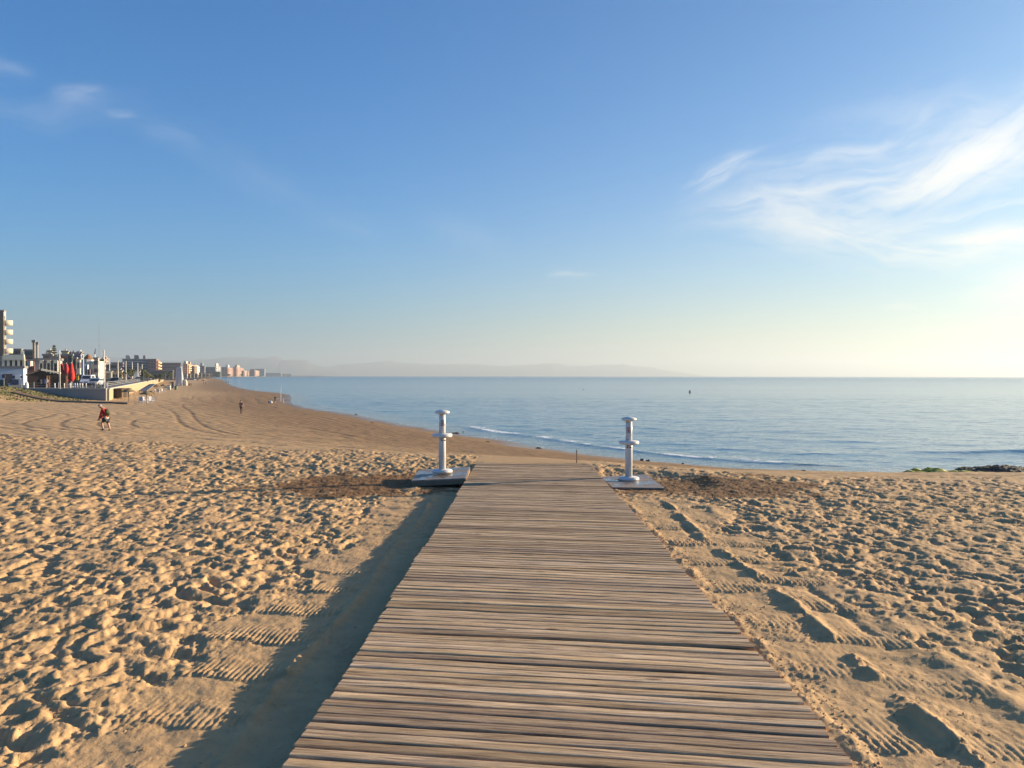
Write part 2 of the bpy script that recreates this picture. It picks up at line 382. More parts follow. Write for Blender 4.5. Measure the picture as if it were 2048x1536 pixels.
# ------------------------------------------------------------------ sand
def fan_grid(ys, us, wfun):
    Y = np.repeat(ys, len(us)); U = np.tile(us, len(ys)); return U * np.repeat(wfun(ys), len(us)), Y
def grid_mesh(name, X, Y, Z, nr, nc, attrs, material, smooth=True):
    me = bpy.data.meshes.new(name); n = nr * nc
    me.vertices.add(n); me.vertices.foreach_set('co', np.stack([X, Y, Z], 1).astype(np.float32).ravel())
    i = np.arange(nr - 1)[:, None] * nc + np.arange(nc - 1)[None]; q = np.stack([i, i + 1, i + nc + 1, i + nc], -1).reshape(-1, 4)
    me.loops.add(q.size); me.loops.foreach_set('vertex_index', q.ravel().astype(np.int32))
    me.polygons.add(len(q)); me.polygons.foreach_set('loop_start', (np.arange(len(q)) * 4).astype(np.int32))
    me.polygons.foreach_set('loop_total', np.full(len(q), 4, np.int32))
    me.update(calc_edges=True)
    if smooth: me.polygons.foreach_set('use_smooth', np.ones(len(q), bool))
    for k, v in attrs.items():
        a = me.attributes.new(k, 'FLOAT', 'POINT'); a.data.foreach_set('value', v.astype(np.float32).ravel())
    me.materials.append(material); me.update(); return me

TRACKS = [[(314, 810.6), (342, 821.5), (354, 832.5), (355.5, 842), (372, 855.7), (396.5, 864), (460, 874)],
          [(366, 808), (363.7, 813), (383, 825.6), (389.7, 840.7), (410, 855.7), (437.5, 865), (478.5, 872), (560, 880), (640, 886)],
          [(300, 860), (275, 858), (262, 852), (263, 844.8), (275, 838), (320, 836)], [(205, 858), (194, 852), (196, 846), (215, 842)],
          [(160, 860), (124, 856), (120, 847.5), (137, 839), (172, 832)], [(60, 856), (38, 851), (60, 842), (116, 827)], [(0, 834), (30, 822), (60, 818)],
          [(0, 846), (90, 856), (200, 862), (330, 866), (480, 878)], [(0, 856), (150, 868), (330, 874), (520, 886), (700, 900)],
          [(352, 800), (366, 796), (384, 801), (386, 792)], [(300, 806), (420, 812)], [(330, 818), (360, 816)], [(560, 850), (640, 862), (760, 884), (900, 898)]]
ys = np.concatenate([np.arange(-7, 2.4, .12), 2.4 * np.exp(np.arange(0, 900) * math.log(110 / 2.4) / 900), 110 * np.exp(np.arange(0, 171) * math.log(3600 / 110) / 170)])
us = np.linspace(-1, 1, 1000); us = us * .80 + .20 * us ** 3
X, Y = fan_grid(ys, us, lambda y: .80 * np.clip(y, 2.4, None) + 1.9)
D, s_, run, e_, xr_, t_ = base_depth(X, Y)
h, rough, band, damp, raked, ln = relief(X, Y, s_, run, e_, xr_, t_)
tr = np.zeros_like(X); sel = (Y > 20) & (Y < 170) & (X < 12)
xs, yy = X[sel], Y[sel]; acc = np.zeros_like(xs)
for line in TRACKS:
    pts = [ground_at(*p) for p in line]; dm = np.full(xs.shape, 1e9)
    # smooth the line
    pp = np.array([(p.x, p.y) for p in pts]); tt = np.linspace(0, len(pp) - 1, len(pp) * 6)
    cx = np.interp(tt, range(len(pp)), pp[:, 0]); cy = np.interp(tt, range(len(pp)), pp[:, 1])
    for _ in range(5): cx[1:-1] = (cx[:-2] + cx[1:-1] * 2 + cx[2:]) / 4; cy[1:-1] = (cy[:-2] + cy[1:-1] * 2 + cy[2:]) / 4
    for ax, ay, bx, by in zip(cx[:-1], cy[:-1], cx[1:], cy[1:]):
        dx, dy = bx - ax, by - ay; t = np.clip(((xs - ax) * dx + (yy - ay) * dy) / (dx * dx + dy * dy + 1e-9), 0, 1)
        dm = np.minimum(dm, np.hypot(xs - ax - t * dx, yy - ay - t * dy))
    acc = np.maximum(acc, np.exp(-(dm / .17) ** 2))
tr[sel] = acc
h = h - tr * .03
Zs = CAM.z - D + h
m = bpy.data.materials.new('sand'); m.use_nodes = True; q = G(m.node_tree); b = q.n['Principled BSDF']
geo = q.new('ShaderNodeNewGeometry').outputs['Position']
wet, dampa, roughA, track, rake, sd_, gr = [q.attr(k) for k in ('swash', 'damp', 'rough', 'track', 'rake', 'shore', 'grassy')]
n_big = q.noise(geo, .35, 4, .6); n_mid = q.noise(geo, 6., 5, .65); n_fin = q.noise(geo, 160., 3, .7)
dry = q.mix(q.mapr(n_mid, .3, .7), (.43, .265, .125), (.58, .375, .19))
dry = q.mix(q.mapr(n_big, .35, .7), dry, (.51, .325, .17))
dry = q.mix(q.m('MULTIPLY', q.mapr(n_fin, .56, .74), .5), dry, (.24, .14, .075))
dry = q.mix(q.mapr(q.noise(geo, 38., 3, .6), .66, .72, 0, .5), dry, (.20, .12, .065))
dry = q.mix(q.m('MULTIPLY', q.mapr(q.noise(geo, 420., 1), .66, .72), .4), dry, (.70, .55, .38))
wave = q.m('FRACT', rake); lines = q.mapr(q.m('ABSOLUTE', q.m('SUBTRACT', wave, .5)), .26, .46, 0, 1, True)
brk = q.mapr(q.noise(q.mapping(geo, scale=(.16, .5, 1)), 1.0, 4, .6), .36, .58)
rk = q.m('MULTIPLY', q.m('MULTIPLY', lines, brk), q.attr('raked'))
c = q.mix(q.m('MULTIPLY', rk, .75), dry, (.24, .155, .085))
c = q.mix(q.m('MULTIPLY', track, .6), c, (.16, .095, .045))
nd = q.noise(q.mapping(geo, scale=(.10, .30, 1)), 1.0, 5, .65)
dampband = q.mapr(q.m('ADD', sd_, q.m('MULTIPLY', q.m('SUBTRACT', nd, .5), 16)), 8., 24., 1, 0, True)
c = q.mix(q.m('MULTIPLY', dampband, .80), c, (.215, .120, .055))
c = q.mix(wet, c, (.235, .165, .105))
c = q.mix(q.m('MULTIPLY', dampa, q.mapr(n_mid, .25, .6, .70, .95)), c, q.mix(q.mapr(q.noise(geo, 34., 4, .7), .35, .65), (.080, .036, .013), (.21, .105, .042)))
c = q.mix(q.m('MULTIPLY', gr, q.mapr(n_big, .4, .6, .2, .9)), c, (.10, .11, .035))
q.put(b.inputs['Base Color'], c)
q.put(b.inputs['Roughness'], q.mix(wet, (.92,) * 3, (.30,) * 3)); b.inputs['Specular IOR Level'].default_value = .22
hb = q.m('ADD', q.m('MULTIPLY', q.noise(geo, 45., 5, .68), 1.0), q.m('MULTIPLY', n_fin, .35))
q.put(b.inputs['Normal'], q.bump(q.m('SUBTRACT', hb, q.m('MULTIPLY', rk, .8)), .55, .011))
at = dict(swash=(1 - ss(s_ + .5 * sample(T_MID, X, Y, 30.), .3, 3.2)) * (s_ > -8), damp=damp, rough=rough, track=tr, rake=ln, raked=raked, shore=s_,
          grassy=ss(Y, 106, 113) * ss(-X, 66, 74) * (1 - ss(Y, 124, 128)) * ss(sample(T_LOW, X, Y, 60.), -1.2, .2))
sand = obj('sand_beach', grid_mesh('sand_beach', X, Y, Zs, len(ys), len(us), at, m))
tag(sand, kind='structure')
del X, Y, Zs, at

# ------------------------------------------------------------------ sea
m = bpy.data.materials.new('sea_water'); m.use_nodes = True; q = G(m.node_tree); b = q.n['Principled BSDF']
geo = q.new('ShaderNodeNewGeometry').outputs['Position']; foam = q.attr('foam'); shal = q.attr('shallow')
fn = q.noise(q.mapping(geo, scale=(1, 1, 1)), 2.6, 5, .7); fm = q.mapr(q.m('ADD', fn, q.m('MULTIPLY', foam, .55)), .80, 1.0, 0, 1, True)
dist = q.mapr(q.vm('LENGTH', geo), 40, 1500)
wc = q.mix(shal, (.014, .13, .22), (.12, .13, .11))
q.put(b.inputs['Base Color'], q.mix(fm, wc, (.80, .80, .80)))
q.put(b.inputs['Roughness'], q.mix(fm, q.mix(dist, (.10,) * 3, (.26,) * 3), (.8,) * 3)); b.inputs['IOR'].default_value = 1.333
p1 = q.mapping(geo, rot=(0, 0, R(-24)), scale=(.55, 1.0, 1)); p2 = q.mapping(geo, rot=(0, 0, R(12)), scale=(.6, 1.0, 1)); p3 = q.mapping(geo, rot=(0, 0, R(-15)), scale=(.12, .5, 1))
w1 = q.noise(p1, 2.4, 3, .55, .4); w2 = q.noise(p2, .55, 4, .6, .3); w3 = q.noise(p3, .16, 3, .5)
hh = q.m('ADD', q.m('ADD', q.m('MULTIPLY', w1, .30), q.m('MULTIPLY', w2, .95)), q.m('MULTIPLY', w3, 1.6))
patch = q.mapr(q.noise(q.mapping(geo, scale=(.22, 1.0, 1), rot=(0, 0, R(-8))), .022, 4, .6), .34, .62, .65, 1.15)
nb = q.new('ShaderNodeBump'); q.put(nb.inputs['Height'], hh); q.put(nb.inputs['Distance'], .34); q.put(nb.inputs['Strength'], q.m('MULTIPLY', patch, .42))
q.put(b.inputs['Normal'], nb.outputs[0])
ys = np.concatenate([26 * np.exp(np.arange(0, 620) * math.log(230 / 26) / 620), 230 * np.exp(np.arange(0, 61) * math.log(12400 / 230) / 60)])
us = np.linspace(-1, 1, 800)
X, Y = fan_grid(ys, us, lambda y: 1.02 * y + 12); s_, run = shore_dist(X, Y); s_ = -s_
wob = .5 * sample(T_LOW, X, Y, 46.)
foam_a = np.zeros_like(X); Zw = np.full_like(X, SEA)
ix = (X / Y * F + 1024)                                                # bearing, as the photo numbers it
Zw += (.012 * sample(T_MID, X, Y * 1.5, 24.) + .016 * sample(T_LOW, X, Y * 2, 36.)) * (1 - ss(Y, 150, 230)) * ss(s_, 0, 6)
for off, lo, hi, amp, fo in ((3.6, 890, 1740, .075, 1.0), (9.5, 1010, 1800, .035, .0), (7.5, 560, 760, .05, .35), (15., 560, 900, .06, .0), (24., 600, 1000, .06, .0), (19., 1200, 1900, .035, 0), (3.0, 560, 800, .05, .6)):
    dq = s_ - off - wob; along = ss(ix, lo, lo + 60) * (1 - ss(ix, hi - 160, hi))
    Zw += amp * along * np.where(dq < 0, np.exp(-(dq / .5) ** 2), np.exp(-(dq / 1.5) ** 2))
    if fo:
        brk = ss(sample(T_MID, X, Y, 18.), -1.1, .9)
        foam_a = np.maximum(foam_a, fo * along * np.where(dq < 0, np.exp(-(dq / .22) ** 2), np.exp(-(dq / (1.0 + 1.2 * brk)) ** 2)) * (.35 + .65 * brk))
# a low swell breaking over the rock shelf, far right
dq = Y - (47.5 + .10 * (X - 32) + .3 * sample(T_LOW, X, Y, 30.)); al = np.exp(-((X - 34) / 7.5) ** 4)
Zw += .17 * al * np.where(dq < 0, np.exp(-(dq / .55) ** 2), np.exp(-(dq / 1.8) ** 2))
foam_a = np.maximum(foam_a, np.exp(-((X - 36) / 3.0) ** 4) * np.exp(-((dq + .35) / .55) ** 2) * .9)
foam_a = np.maximum(foam_a, .72 * np.exp(-((s_ - .35) / .28) ** 2) * ss(sample(T_MID, X, Y, 16.), -.6, 1.))
foam_a = np.maximum(foam_a, .58 * np.exp(-((s_ - 2.2) / 1.6) ** 2) * ss(ix, 1640, 1760) * (1 - ss(ix, 1860, 1900)))
sea = obj('sea_water', grid_mesh('sea_water', X, Y, Zw, len(ys), len(us), dict(foam=foam_a, shallow=np.maximum((1 - ss(s_, .2, 5.5)) * .75, 1.0 * np.exp(-((s_ - 2.6 - wob) / .9) ** 2) * ss(ix, 1560, 1590) * (1 - ss(ix, 1680, 1710)))), m))
tag(sea, kind='structure')
del X, Y, Zw

# ------------------------------------------------------------------ boardwalk
wm = bpy.data.materials.new('weathered_wood'); wm.use_nodes = True; q = G(wm.node_tree); b = q.n['Principled BSDF']
oi = q.new('ShaderNodeObjectInfo'); rnd = oi.outputs['Random']
t0 = q.new('ShaderNodeTexCoord').outputs['Object']
t = q.vm('ADD', t0, q.vm('SCALE', (7.3, 3.1, 5.7), sc=q.m('MULTIPLY', rnd, 17.0)))
g1 = q.noise(q.mapping(t, scale=(1.1, 26, 12)), 2.2, 6, .68, .7); g2 = q.noise(q.mapping(t, scale=(.9, 9, 4)), 1.4, 4, .6, .4)
g3 = q.noise(q.mapping(t, scale=(2.2, 90, 30)), 1.0, 4, .75, .2)
gray = q.mix(q.mapr(g1, .34, .66), (.19, .130, .09), (.78, .57, .38))
tan = q.mix(q.mapr(g1, .34, .66), (.23, .15, .085), (.80, .57, .34))
r2 = q.m('FRACT', q.m('MULTIPLY', rnd, 7.31)); r3 = q.m('FRACT', q.m('MULTIPLY', rnd, 31.7))
c = q.mix(q.mapr(q.m('ADD', g2, q.m('MULTIPLY', q.m('SUBTRACT', r2, .5), .40)), .36, .64), gray, tan)
c = q.mix(q.m('MULTIPLY', q.mapr(g3, .55, .70), .55), c, (.10, .070, .055))
vo = q.new('ShaderNodeTexVoronoi'); q.put(vo.inputs['Vector'], q.mapping(t, scale=(2.6, 9, 1))); vo.inputs['Scale'].default_value = 1.0
kn = q.mapr(vo.outputs['Distance'], .06, .17, 1, 0, True)
kn = q.m('MULTIPLY', kn, q.mapr(q.noise(t, 1.3, 0), .50, .56))
c = q.mix(q.m('MULTIPLY', kn, .75), c, (.11, .066, .038))
sandy = q.mapr(q.noise(q.new('ShaderNodeNewGeometry').outputs['Position'], 2.3, 5, .7), .56, .70)
c = q.mix(q.m('MULTIPLY', sandy, .7), c, (.48, .35, .21))
c = q.mix(1.0, c, q.mix(r3, (.60, .56, .53), (1.22, 1.19, 1.14)), 'MULTIPLY')
q.put(b.inputs['Base Color'], c); b.inputs['Roughness'].default_value = .78; b.inputs['Specular IOR Level'].default_value = .2
q.put(b.inputs['Normal'], q.bump(q.m('ADD', q.m('ADD', g1, q.m('MULTIPLY', g3, .5)), q.m('MULTIPLY', kn, .5)), .65, .006))
PL = 2.535
def plank_mesh(seed):
    r = random.Random(seed); n = 18; w = .0384 + r.uniform(-.0015, .0015); th = .028; prof = [(-w, -th), (w, -th), (w, -.006), (w - .0035, -.0015), (w - .010, 0.0), (0, .0006), (-w + .010, 0.0), (-w + .0035, -.0015), (-w, -.006)]
    mb = MB(); k = len(prof); ph = [r.uniform(0, 6) for _ in range(4)]; bow = r.uniform(-.004, .004)
    for i in range(n + 1):
        x = -PL / 2 + PL * i / n; dy = bow * math.cos(math.pi * (x / PL)) + .0011 * math.sin(x * 6 + ph[0]); dz = .0022 * math.sin(x * 2.1 + ph[1]) + .0009 * math.sin(x * 9 + ph[2]); tw = R(1.1) * math.sin(x * 1.6 + ph[3])
        ch = r.uniform(-.0016, .0016)
        for (y, z) in prof:
            mb.v.append((x, y * (1 + ch / .04) * math.cos(tw) - z * math.sin(tw) + dy, z + y * math.sin(tw) + dz))
    for i in range(n):
        for j in range(k): mb.f.append((i * k + j, i * k + (j + 1) % k, (i + 1) * k + (j + 1) % k, (i + 1) * k + j))
    mb.f.append(tuple(reversed(range(k)))); mb.f.append(tuple(n * k + j for j in range(k)))
    return mb.mesh('plank', wm)
PM = [plank_mesh(i) for i in range(9)]
bw = thing('boardwalk', 'long weathered timber boardwalk of crosswise planks running down to the beach', 'boardwalk', (BW_X0, 0, 0))
DTH = R(-7.6); deck_slope = math.atan(DECK_S); y = -1.9; k = 0; jog = 0; tilt = 0
while y < 16.66:
    if k % 21 == 0: jog = random.uniform(-.014, .014); lift = random.uniform(-.003, .003); ro = random.uniform(-.0015, .0015)
    if abs(y - 4.93) < .05 and not tilt: tilt = 1; y += .012; ro = -.004; lift = .004
    pitch = .0915
    o = obj('plank', PM[random.randrange(9)], bw)
    o.location = (BW_K * y + jog + random.uniform(-.007, .007), y + random.uniform(-.0012, .0012), -DECK_S * y + lift + random.uniform(-.0022, .0022))
    o.rotation_euler = Euler((-deck_slope + random.gauss(0, .011), ro + random.gauss(0, .0008) - deck_slope * math.sin(DTH) * 0, DTH + random.gauss(0, .0009)))
    if random.random() < .5: o.rotation_euler.z += math.pi; o.rotation_euler.x *= -1; o.rotation_euler.y *= -1
    o.location.z += 0
    y += pitch; k += 1
jm = mat('joist_wood', (.13, .09, .06), .85)
for off in (-1.12, -.4, .4, 1.12):
    MB().box((0, 0, 0), (.09, 18.3, .11)).build('joist', jm, bw, loc=(off + BW_K * 7.3, 7.3, -DECK_S * 7.3 - .092), rot=(-deck_slope, 0, -math.atan(BW_K)))

# ------------------------------------------------------------------ foot showers on their platforms
def quad_board(mb, A, B_, C, D_, th):
    vs = [Vector(p) for p in (A, B_, C, D_)]; vs += [v - Vector((0, 0, th)) for v in vs]
    mb.add(vs, [(0, 1, 2, 3), (7, 6, 5, 4), (0, 4, 5, 1), (1, 5, 6, 2), (2, 6, 7, 3), (3, 7, 4, 0)])
pm = bpy.data.materials.new('damp_board'); pm.use_nodes = True; q = G(pm.node_tree); b = q.n['Principled BSDF']
t = q.new('ShaderNodeTexCoord').outputs['Object']; gp = q.noise(q.mapping(t, scale=(2.2, 34, 4)), 1.6, 5, .65, .4); wetn = q.noise(t, 2.1, 3, .6)
cc = q.mix(q.mapr(gp, .3, .7), (.17, .125, .095), (.42, .34, .27)); wetm = q.mapr(wetn, .47, .56)
cc = q.mix(q.m('MULTIPLY', wetm, .6), cc, (.11, .085, .07)); q.put(b.inputs['Base Color'], cc)
q.put(b.inputs['Roughness'], q.mix(wetm, (.62,) * 3, (.16,) * 3)); q.put(b.inputs['Normal'], q.bump(gp, .35, .004))
def platform(label, corners, th):
    FL, FR, BR, BL = corners; c = (FL + FR + BR + BL) / 4; root = thing('shower_platform', label, 'platform', c, 0, 'low timber platforms beside the boardwalk')
    def pt(u, v): return (FL * (1 - u) + FR * u) * (1 - v) + (BL * (1 - u) + BR * u) * v - c
    n = 6
    for i in range(n):
        v0, v1 = i / n + .004, (i + 1) / n - .004; mb = MB(); quad_board(mb, pt(0, v0), pt(1, v0), pt(1, v1), pt(0, v1), .022); mb.build('board', pm, root)
    dz = Vector((0, 0, -.024)); em = mat('edge_board', (.20, .13, .085), .75, bump=.3)
    for nm, (u0, v0), (u1, v1) in (('edge_board', (.0, .006), (1., .006)), ('edge_board', (.994, .0), (.994, 1.)), ('edge_board', (0.006, 1.), (0.006, .0)), ('edge_board', (1., .994), (0., .994))):
        a, b_ = pt(u0, v0) + dz, pt(u1, v1) + dz; dn = (b_ - a).normalized(); s = Vector((-dn.y, dn.x, 0)) * .018
        MB().add([a - s, b_ - s, b_ + s, a + s] + [p - Vector((0, 0, th)) for p in (a - s, b_ - s, b_ + s, a + s)], [(0, 1, 2, 3), (7, 6, 5, 4), (0, 4, 5, 1), (1, 5, 6, 2), (2, 6, 7, 3), (3, 7, 4, 0)]).build('edge_board', em, root)
    return root
platform('tilted timber platform under the shower post left of the boardwalk', (P(823, 961, 13.7), P(931, 956, 13.65), P(939, 933, 14.95), P(838, 939.5, 14.95)), .085)
platform('flat timber platform under the shower post right of the boardwalk', (P(1225, 974.5, 13.25), P(1330, 976, 13.2), P(1291, 948.3, 14.75), P(1202, 953.3, 14.65)), .09)
wp = mat('white_paint', (.62, .60, .58), .34, .05, 9, spec=.5, bump=.05, bs=30); wp2 = mat('rubber_black', (.03, .03, .03), .6)
redm = mat('sign_red', (.30, .015, .03), .5, .05); sgw = mat('sign_white', (.60, .56, .56), .5, .04); sgd = mat('sign_maroon', (.045, .012, .025), .5)
def arc_patch(mb, r, a0, a1, z0, z1, n=4, t=.0012):
    """a thin sticker wrapped on a round post"""
    vs = []
    for rr in (r, r + t):
        for i in range(n + 1):
            a = a0 + (a1 - a0) * i / n
            for z in (z0, z1): vs.append((rr * math.sin(a), -rr * math.cos(a), z))
    m_ = 2 * (n + 1); f = []
    for i in range(n):
        k = i * 2; f += [(m_ + k, m_ + k + 2, m_ + k + 3, m_ + k + 1), (k, k + 1, k + 3, k + 2), (k, k + 2, m_ + k + 2, m_ + k), (k + 1, m_ + k + 1, m_ + k + 3, k + 3)]
    f += [(0, m_, m_ + 1, 1), (m_ - 2, m_ - 1, 2 * m_ - 1, 2 * m_ - 2)]
    mb.add(vs, f)
def shower(base, label, ac, dots):
    root = thing('foot_shower', label, 'shower post', base, 0, 'white shower posts flanking the end of the boardwalk')
    h = 1.15
    MB().lathe([(.195, -.02), (.195, .012), (.180, .028), (.09, .036), (.074, .045)], 32).build('base_flange', wp, root, True)
    MB().lathe([(.068, .03), (.067, .60), (.0655, .66)], 28).build('lower_column', wp, root, True)
    MB().lathe([(.062, .69), (.061, h - .05)], 28).build('upper_column', wp, root, True)
    MB().lathe([(.070, .645), (.178, .652), (.190, .668), (.190, .700), (.182, .712), (.065, .722)], 36).build('tray', wp, root, True)
    MB().lathe([(.058, h - .062), (.125, h - .052), (.143, h - .040), (.143, h - .020), (.132, h - .008), (.085, h + .010), (.03, h + .020), (0.001, h + .021)], 36).build('cap', wp, root, True)
    bt = MB(); a = ac - .25; bt.tube([(.06 * math.sin(a), -.06 * math.cos(a), .622), (.082 * math.sin(a), -.082 * math.cos(a), .620)], [.016, .014], 10); bt.build('push_button', mat('steel', (.5, .5, .5), .3, metal=1.0), root, True)
    sp = MB()
    for da in (-.25, .55): sp.tube([(.05 * math.sin(ac + da), -.05 * math.cos(ac + da), .60), (.085 * math.sin(ac + da), -.085 * math.cos(ac + da), .592)], .013, 8)
    sp.build('spout', wp2, root)
    nz = MB()
    for da in (-.8, .2): nz.tube([(.11 * math.sin(ac + da), -.11 * math.cos(ac + da), h - .07), (.11 * math.sin(ac + da), -.11 * math.cos(ac + da), h - .05)], .012, 8)
    nz.build('nozzle', mat('steel', (.5, .5, .5), .3, metal=1.0), root)
    mb = MB()
    for k in range(3): mb.box((.17 * math.sin(k * 2.1 + .4), -.17 * math.cos(k * 2.1 + .4), .030), (.02, .02, .012))
    mb.build('bolt', mat('steel', (.5, .5, .5), .3, metal=1.0), root)
    r, wa, z0, z1 = .0614, .62, .865, .975; sg = MB(); arc_patch(sg, r, ac - wa, ac + wa, z0, z1, 6, .001); sign = sg.build('no_drinking_sign', sgw, root)
    fr = MB(); r += .0012
    arc_patch(fr, r, ac - wa, ac + wa, z1 - .009, z1); arc_patch(fr, r, ac - wa, ac + wa, z0, z0 + .009); arc_patch(fr, r, ac - wa, ac - wa + .13, z0, z1); arc_patch(fr, r, ac + wa - .13, ac + wa, z0, z1)
    fr.build('border', sgd, sign)
    gl = MB(); r2 = r                                                  # tap and glass glyph under a red cross
    arc_patch(gl, r2, ac - .22, ac + .02, .940, .947); arc_patch(gl, r2, ac - .02, ac + .03, .925, .944); arc_patch(gl, r2, ac - .08, ac + .10, .888, .908)
    gl.build('glyph', sgd, sign)
    xm = MB(); r3 = r + .0012
    for sgn in (-1, 1):
        for i in range(9):
            f = (i + .5) / 9 * 2 - 1; arc_patch(xm, r3, ac + f * .36 - .075, ac + f * .36 + .075, .920 + sgn * f * .033 - .005, .920 + sgn * f * .033 + .005, 1)
    xm.build('red_cross', redm, sign)
    if dots:
        for z in (.872, .912):
            dd = MB(); arc_patch(dd, .0614, ac - 1.17, ac - .92, z - .011, z + .011, 2); dd.build('small_sticker', mat('sticker_dark', (.06, .07, .09), .5), root)
    return root
shower(P(884.5, 942, 14.3), 'white foot shower post with two round trays on the tilted left platform', .30, True)
shower(P(1257.5, 957, 14.15), 'white foot shower post with two round trays on the flat right platform', -.28, False)

# rope left on the sand beside the right platform, a stick, pebbles and clods
rp = MB(); pts = [P(1185, 940, 15.6), P(1192, 944, 15.2), P(1197, 949, 14.9), P(1200, 953, 14.75)]
rp.tube([Vector((p.x, p.y, ground_z(p.x, p.y) + .02)) for p in pts], .014, 6)
o = rp.build('rope', mat('rope_yellow', (.42, .27, .06), .8)); tag(o, 'short yellow rope lying between the boardwalk end and the right platform', 'rope')
g0 = ground_at(1153, 926.5); o = MB().tube([(0, 0, -.1), (.01, 0, .12), (0, .01, .30)], .012, 6).build('wooden_stake', jm, loc=g0); tag(o, 'thin dark stake standing in the sand beyond the boardwalk end', 'stake')
def clod_mesh():
    r = random.Random(5); mb = MB()
    def oct_(c, s):
        a = [Vector(c) + Vector(v) * s * r.uniform(.6, 1.2) for v in ((1, 0, 0), (0, 1, 0), (-1, 0, 0), (0, -1, 0), (0, 0, .8), (0, 0, -.6))]
        mb.add(a, [(0, 1, 4), (1, 2, 4), (2, 3, 4), (3, 0, 4), (1, 0, 5), (2, 1, 5), (3, 2, 5), (0, 3, 5)])
    pts = []
    for _ in range(2400):
        y = 2.4 + 13.5 * r.random() ** 1.25
        if r.random() < .45: xr = 1.30 + abs(r.gauss(0, .10))
        elif r.random() < .5: xr = r.uniform(1.3, 3.4)
        else: xr = -r.uniform(1.35, 3.6)
        pts.append((BW_X0 + BW_K * y + xr, y, r.uniform(.003, .010) * (1.5 if r.random() < .1 else 1)))
    for _ in range(1300):
        a, q_ = r.uniform(0, 6.283), math.sqrt(r.random()) * 1.9
        cx, cy = ((-2.7, 14.0), (3.5, 13.2))[r.random() < .5]; pts.append((cx + q_ * math.cos(a), cy + q_ * math.sin(a), r.uniform(.005, .013)))
    X = np.array([p[0] for p in pts]); Y = np.array([p[1] for p in pts]); rr = base_depth(X, Y); Z = CAM.z - rr[0] + relief(X, Y, *rr[1:])[0]
    for (x, y, s), z in zip(pts, Z):
        if -1.32 < x - BW_X0 - BW_K * y < 1.30: continue
        oct_((x, y, z + s * .15), s)
    return mb
cm = bpy.data.materials.new('sand_clod'); cm.use_nodes = True; q = G(cm.node_tree); b = q.n['Principled BSDF']; b.inputs['Roughness'].default_value = .95
q.put(b.inputs['Base Color'], q.mix(q.mapr(q.noise(q.new('ShaderNodeNewGeometry').outputs['Position'], 9., 2), .4, .6), (.34, .20, .10), (.55, .33, .16)))
o = clod_mesh().build('sand_clods', cm); tag(o, 'small clods of sand scattered along the boardwalk edge', 'sand clods', kind='stuff')

# ------------------------------------------------------------------ people
def skin_mesh(name, joints, edges, m_, parent, sub=2, extra=None):
    names = list(joints); me = bpy.data.meshes.new(name + '_cage')
    me.from_pydata([joints[k][:3] for k in names], [(names.index(a), names.index(b_)) for a, b_ in edges], []); me.update()
    tmp = bpy.data.objects.new(name, me); COL.objects.link(tmp)
    sk = tmp.modifiers.new('skin', 'SKIN'); sk.use_smooth_shade = True
    for i, k in enumerate(names):
        r = joints[k][3]; me.skin_vertices[0].data[i].radius = (r, joints[k][4] if len(joints[k]) > 4 else r)
    me.skin_vertices[0].data[0].use_root = True
    s_ = tmp.modifiers.new('sub', 'SUBSURF'); s_.levels = s_.render_levels = sub
    dg = bpy.context.evaluated_depsgraph_get(); out = bpy.data.meshes.new_from_object(tmp.evaluated_get(dg))
    bpy.data.objects.remove(tmp)
    if extra is not None:
        bm = bmesh.new(); bm.from_mesh(out); ex = extra.mesh('x', None, True); bm.from_mesh(ex); bm.to_mesh(out); bm.free()
        out.polygons.foreach_set('use_smooth', [True] * len(out.polygons))
    out.name = name; out.materials.clear(); out.materials.append(m_)
    return obj(name, out, parent)
SK = mat('skin', (.42, .24, .16), .6, .08)
STAND = dict(pelvis=(0, 0, .93, .13, .10), belly=(0, 0, 1.08, .12, .09), chest=(0, 0, 1.28, .15, .10), neck=(0, 0, 1.46, .055), headb=(0, -.015, 1.54, .075), head=(0, -.02, 1.65, .082),
             hipL=(-.09, 0, .88, .085), kneeL=(-.10, -.02, .48, .056), ankL=(-.10, .03, .09, .040), toeL=(-.11, -.13, .035, .035),
             hipR=(.09, 0, .88, .085), kneeR=(.10, -.02, .48, .056), ankR=(.10, .03, .09, .040), toeR=(.11, -.13, .035, .035),
             shL=(-.17, 0, 1.40, .055), elL=(-.23, .02, 1.13, .042), wrL=(-.24, -.05, .89, .028), paL=(-.24, -.07, .82, .034),
             shR=(.17, 0, 1.40, .055), elR=(.23, .02, 1.13, .042), wrR=(.24, -.05, .89, .028), paR=(.24, -.07, .82, .034))
BE = [('pelvis', 'belly'), ('belly', 'chest'), ('chest', 'neck'), ('neck', 'headb'), ('headb', 'head')] + [e for s in 'LR' for e in
      (('pelvis', 'hip' + s), ('hip' + s, 'knee' + s), ('knee' + s, 'ank' + s), ('ank' + s, 'toe' + s), ('chest', 'sh' + s), ('sh' + s, 'el' + s), ('el' + s, 'wr' + s), ('wr' + s, 'pa' + s))]
def grow(j, keys, add): return {k: (*j[k][:3], *(r + add for r in j[k][3:])) for k in keys}
def lerp3(a, b_, t): return tuple(a[i] * (1 - t) + b_[i] * t for i in range(3))
